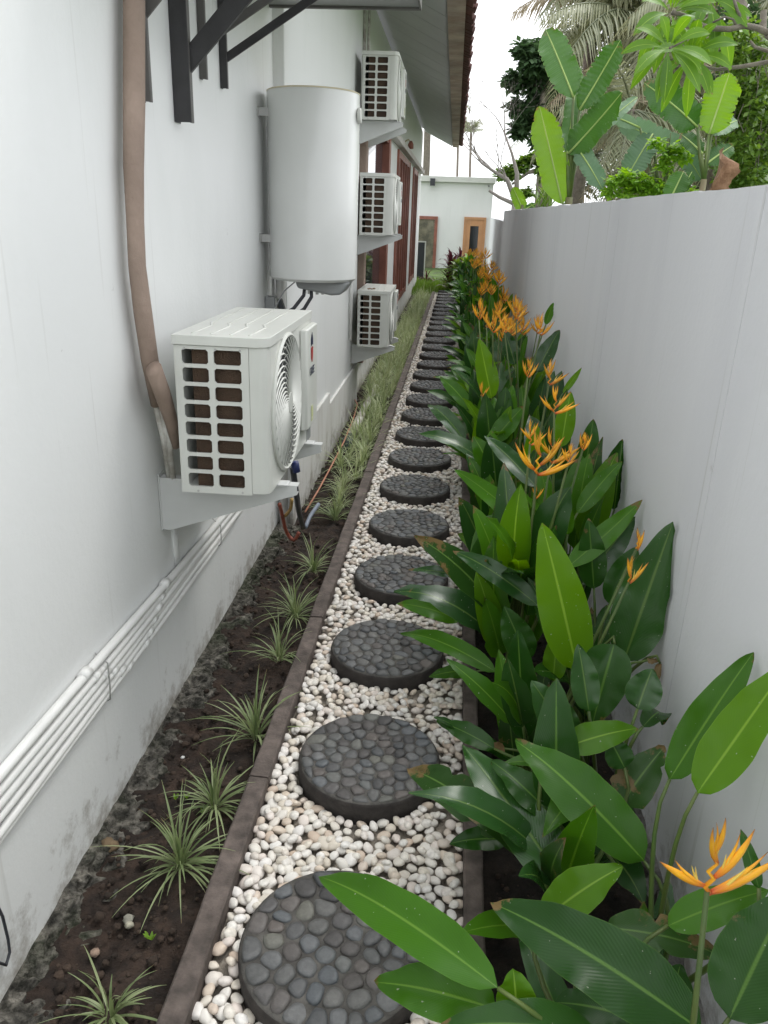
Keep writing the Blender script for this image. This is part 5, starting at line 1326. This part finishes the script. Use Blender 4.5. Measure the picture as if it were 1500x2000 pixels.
palm('coconut_palm','palm with brown dead fronds hanging behind the young banana plant',1330,130,13,1.6,26,3,.12,.14,els=(-1.1,1.0),nl=34)
palm('coconut_palm','low palm behind the drooping bluish banana leaves',1235,215,12,1.25,26,4,.1,.12,els=(-.9,1.1),nl=32)
palm('coconut_palm','palm behind the vine covered tree at the right edge',1440,40,14,2.4,22,6,.15,.15,els=(-1,1.2),nl=34)
palm('young_palm','small feathery palm with drooping fronds behind the large banana plant',1085,225,26,1.6,14,7,.1,.06,els=(-.3,1.2),nl=26)
for i,(x,y,Y,lb) in enumerate(((895,250,32,'left of two slim fan palms above the far house roof'),(920,248,31,'right of two slim fan palms above the far house roof'))):
    palm('slim_palm',lb,x,y+12,Y,.75,16,20+i,.0,.05,els=(.5,1.5),nl=22,dk=(.2,.7))
tp=px(838,200,34); b=MB(); b.tube([(tp.x,34,-.5),(tp.x+.02,34,tp.z*.6),(tp.x-.03,34,tp.z)],[.16,.14,.13],10); 
rt=empty('bare_palm_trunk',(tp.x,34,-.5),'pale straight palm trunk rising behind the far house beside the eave','palm tree'); b.build('trunk',MT['bark'],rt,True)
r=random.Random(77)
for i in range(12): frond(rt,tp,i*.55,1.9,r.uniform(.1,1.1),MT['frond'],r,.6,26)
# vine covered tree at right
root=empty('vine_covered_tree',tuple(px(1450,300,8.4)),'tree wrapped in hanging vines at the right edge above the wall','tree'); root.location.z=-.1
b=MB()
b.tube([root.location,px(1450,250,8.4),px(1455,120,8.4),px(1440,-60,8.4)],[.12,.09,.08,.05],9); b.tube([px(1478,380,8.4),px(1480,200,8.4),px(1492,20,8.4)],[.05,.045,.03],8); b.build('trunk',MT['bark'],root,True)
bl=[]
for k in range(60):
    x=random.uniform(1395,1515); y=random.uniform(60,360); p=px(x,y,7.9+random.uniform(-.3,.5)); q=random.uniform(14,30)/F*7.9; bl.append((p.x,p.y,p.z,q,q*1.3))
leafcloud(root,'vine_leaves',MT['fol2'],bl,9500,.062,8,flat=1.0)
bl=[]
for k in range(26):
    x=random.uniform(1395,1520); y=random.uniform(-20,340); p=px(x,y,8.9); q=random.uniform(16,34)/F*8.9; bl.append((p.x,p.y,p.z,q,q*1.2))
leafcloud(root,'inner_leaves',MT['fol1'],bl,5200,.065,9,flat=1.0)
b=MB()
for k in range(40):
    x=random.uniform(1400,1510); y=random.uniform(60,260); p=px(x,y,7.5+random.random()*.4); L=random.uniform(.15,.5); b.tube([p,p+Vector((random.uniform(-.04,.04),0,-L*.5)),p+Vector((random.uniform(-.05,.05),0,-L))],.0035,4,cap=False)
b.build('vine_stems',MT['bark'],root,True)
# background wood behind everything on the right
root=None
b=MB()
bl=[]
for k in range(64):
    x=random.uniform(1120 if k%3 else 1060,1560); y=random.uniform(-60 if k%3 else 230,400); p=px(x,y,24+random.uniform(0,6)); q=random.uniform(24,50)/F*26; bl.append((p.x,p.y,p.z,q,q*.9))
o=leafcloud(None,'distant_wood',leaf_mat('distant_leaf',(.09,.105,.065),(.17,.185,.12),(.2,.2,.12),rough=.6,trans=.2,vein=0),bl,26000,.22,12); o['kind']='stuff'
# bright compound leaved shrub (papaya like) over the wall
root=empty('bright_shrub',tuple(px(1290,330,7.2)),'bright green small leaved shrub showing over the wall below the bluish banana leaves','shrub'); root.location.z=-.1
b=MB(); b.tube([root.location,px(1300,370,7.2),px(1305,270,7.2)],[.03,.02,.01],6)
for (x,y) in ((1240,340),(1270,350),(1340,330),(1200,350),(1310,260)): b.tube([px(1300,370,7.2),px((1300+x)/2,(y+370)/2-10,7.2),px(x,y,7.2)],[.012,.008,.004],5)
b.build('trunk',MT['stalk'],root,True)
bl=[]
for (x,y,rp) in ((1200,355,16),(1225,345,18),(1250,355,22),(1280,365,22),(1230,375,20),(1300,300,16),(1285,280,14),(1320,290,14),(1335,305,14),(1300,325,14),(1190,375,14),(1265,380,16),(1315,345,12),(1350,375,12)):
    p=px(x,y,7.2); q=rp/F*7.2; bl.append((p.x,p.y,p.z,q,q*.7))
leafcloud(root,'foliage',MT['fol3'],bl,1900,.055,14)
root=empty('spiky_shrub',tuple(px(1065,390,9)),'dark green grassy shrub at the wall top left of the large banana plant','shrub'); root.location.z=-.1
p=px(1062,400,9); b=MB(); rr=random.Random(4)
b.tube([root.location,p],[.03,.015],6); b.build('trunk',MT['stalk'],root,True); b=MB()
for k in range(60):
    a=rr.uniform(0,6.28); el=rr.uniform(.2,1.4); d=Vector((math.cos(a)*math.cos(el),math.sin(a)*math.cos(el),math.sin(el))); b.c=rr.random(); q=p+Vector((rr.uniform(-.1,.1),rr.uniform(-.1,.1),rr.uniform(-.1,.1))); leafgeo(b,q,q+d*rr.uniform(.12,.25),.02,Vector((0,0,1.01))-d*d.z,.15,.3,4,2,shape='x')
b.build('leaves',MT['fol2'],root,True)
# plumeria overhanging at top right
root=empty('plumeria_tree',tuple(px(1640,300,4.2)),'bare grey plumeria branch with whorls of bright green leaves at the top right','tree'); root.location.z=-.1
Yp=4.2; b=MB()
def br(pts,r0,r1):
    r0*=.75; r1*=.75
    P=[px(x,y,Y) for x,y,Y in pts]; n=len(P); b.tube(P,[r0+(r1-r0)*i/(n-1) for i in range(n)],9)
b.tube([root.location,px(1620,200,4.3),px(1560,110,4.25),px(1500,64,Yp)],[.06,.045,.03,.022],10)
br([(1500,64,Yp),(1480,55,Yp),(1455,50,Yp),(1425,57,Yp),(1385,55,Yp),(1362,46,Yp),(1335,30,Yp),(1312,24,Yp)],.019,.013)
br([(1455,50,Yp),(1440,20,Yp),(1428,-20,Yp)],.011,.008); br([(1440,54,Yp),(1432,38,Yp),(1415,33,Yp),(1392,44,Yp)],.008,.006)
br([(1372,50,Yp),(1350,70,4.1),(1325,85,4.0),(1308,94,3.95)],.009,.007); br([(1500,100,4.4),(1475,92,4.4),(1465,80,4.4)],.012,.008)
br([(1560,110,4.25),(1450,130,4.3),(1400,136,4.3),(1375,130,4.3),(1352,115,4.2)],.014,.007)
b.build('trunk',MT['bark'],root,True)
def whorl(x,y,Y,n,L,seed,el=(-.6,.9)):
    r=random.Random(seed); P=px(x,y,Y)
    for i in range(n):
        a=2*math.pi*i/n+r.uniform(-.2,.2); e=r.uniform(*el); d=Vector((math.cos(a)*math.cos(e)*1.0,math.sin(a)*math.cos(e)*.6,math.sin(e)+.0)).normalized()
        # leaves spread in the plane facing the path
        ang=2*math.pi*i/n+r.uniform(-.25,.25); d=Vector((math.cos(ang),-.35+r.uniform(-.4,.6),math.sin(ang))).normalized(); l=L*r.uniform(.75,1.1)
        q=MB(); leafgeo(q,P+d*.02,P+d*l,l*.27,tosun(P)+Vector((0,0,.8)),.10,.2,10,4,r.uniform(-.4,.4),'obov',.02,.25,seed+i); q.build('leaf',MT['plum'],root,True)
whorl(1312,24,Yp,11,.20,1); whorl(1306,94,3.95,13,.195,2); whorl(1348,108,4.15,12,.195,3); whorl(1400,20,4.3,12,.21,4); whorl(1385,-5,4.3,10,.2,5); whorl(1365,60,4.3,8,.15,6)

# tell look-alikes on the same spot apart by which is nearer the camera
bpy.context.view_layer.update()
same={}
for o in bpy.data.objects:
    if o.parent is None and o.get('group') and o.get('label'): same.setdefault(o['label'],[]).append(o)
for l,os_ in same.items():
    if len(os_)<2: continue
    os_.sort(key=lambda o:o.location.y)
    w_=['nearer','farther'] if len(os_)==2 else ['nearest','middle','farthest'] if len(os_)==3 else None
    if not w_: continue
    for o,a in zip(os_,w_): o['label']=f"{l}, {a} one"
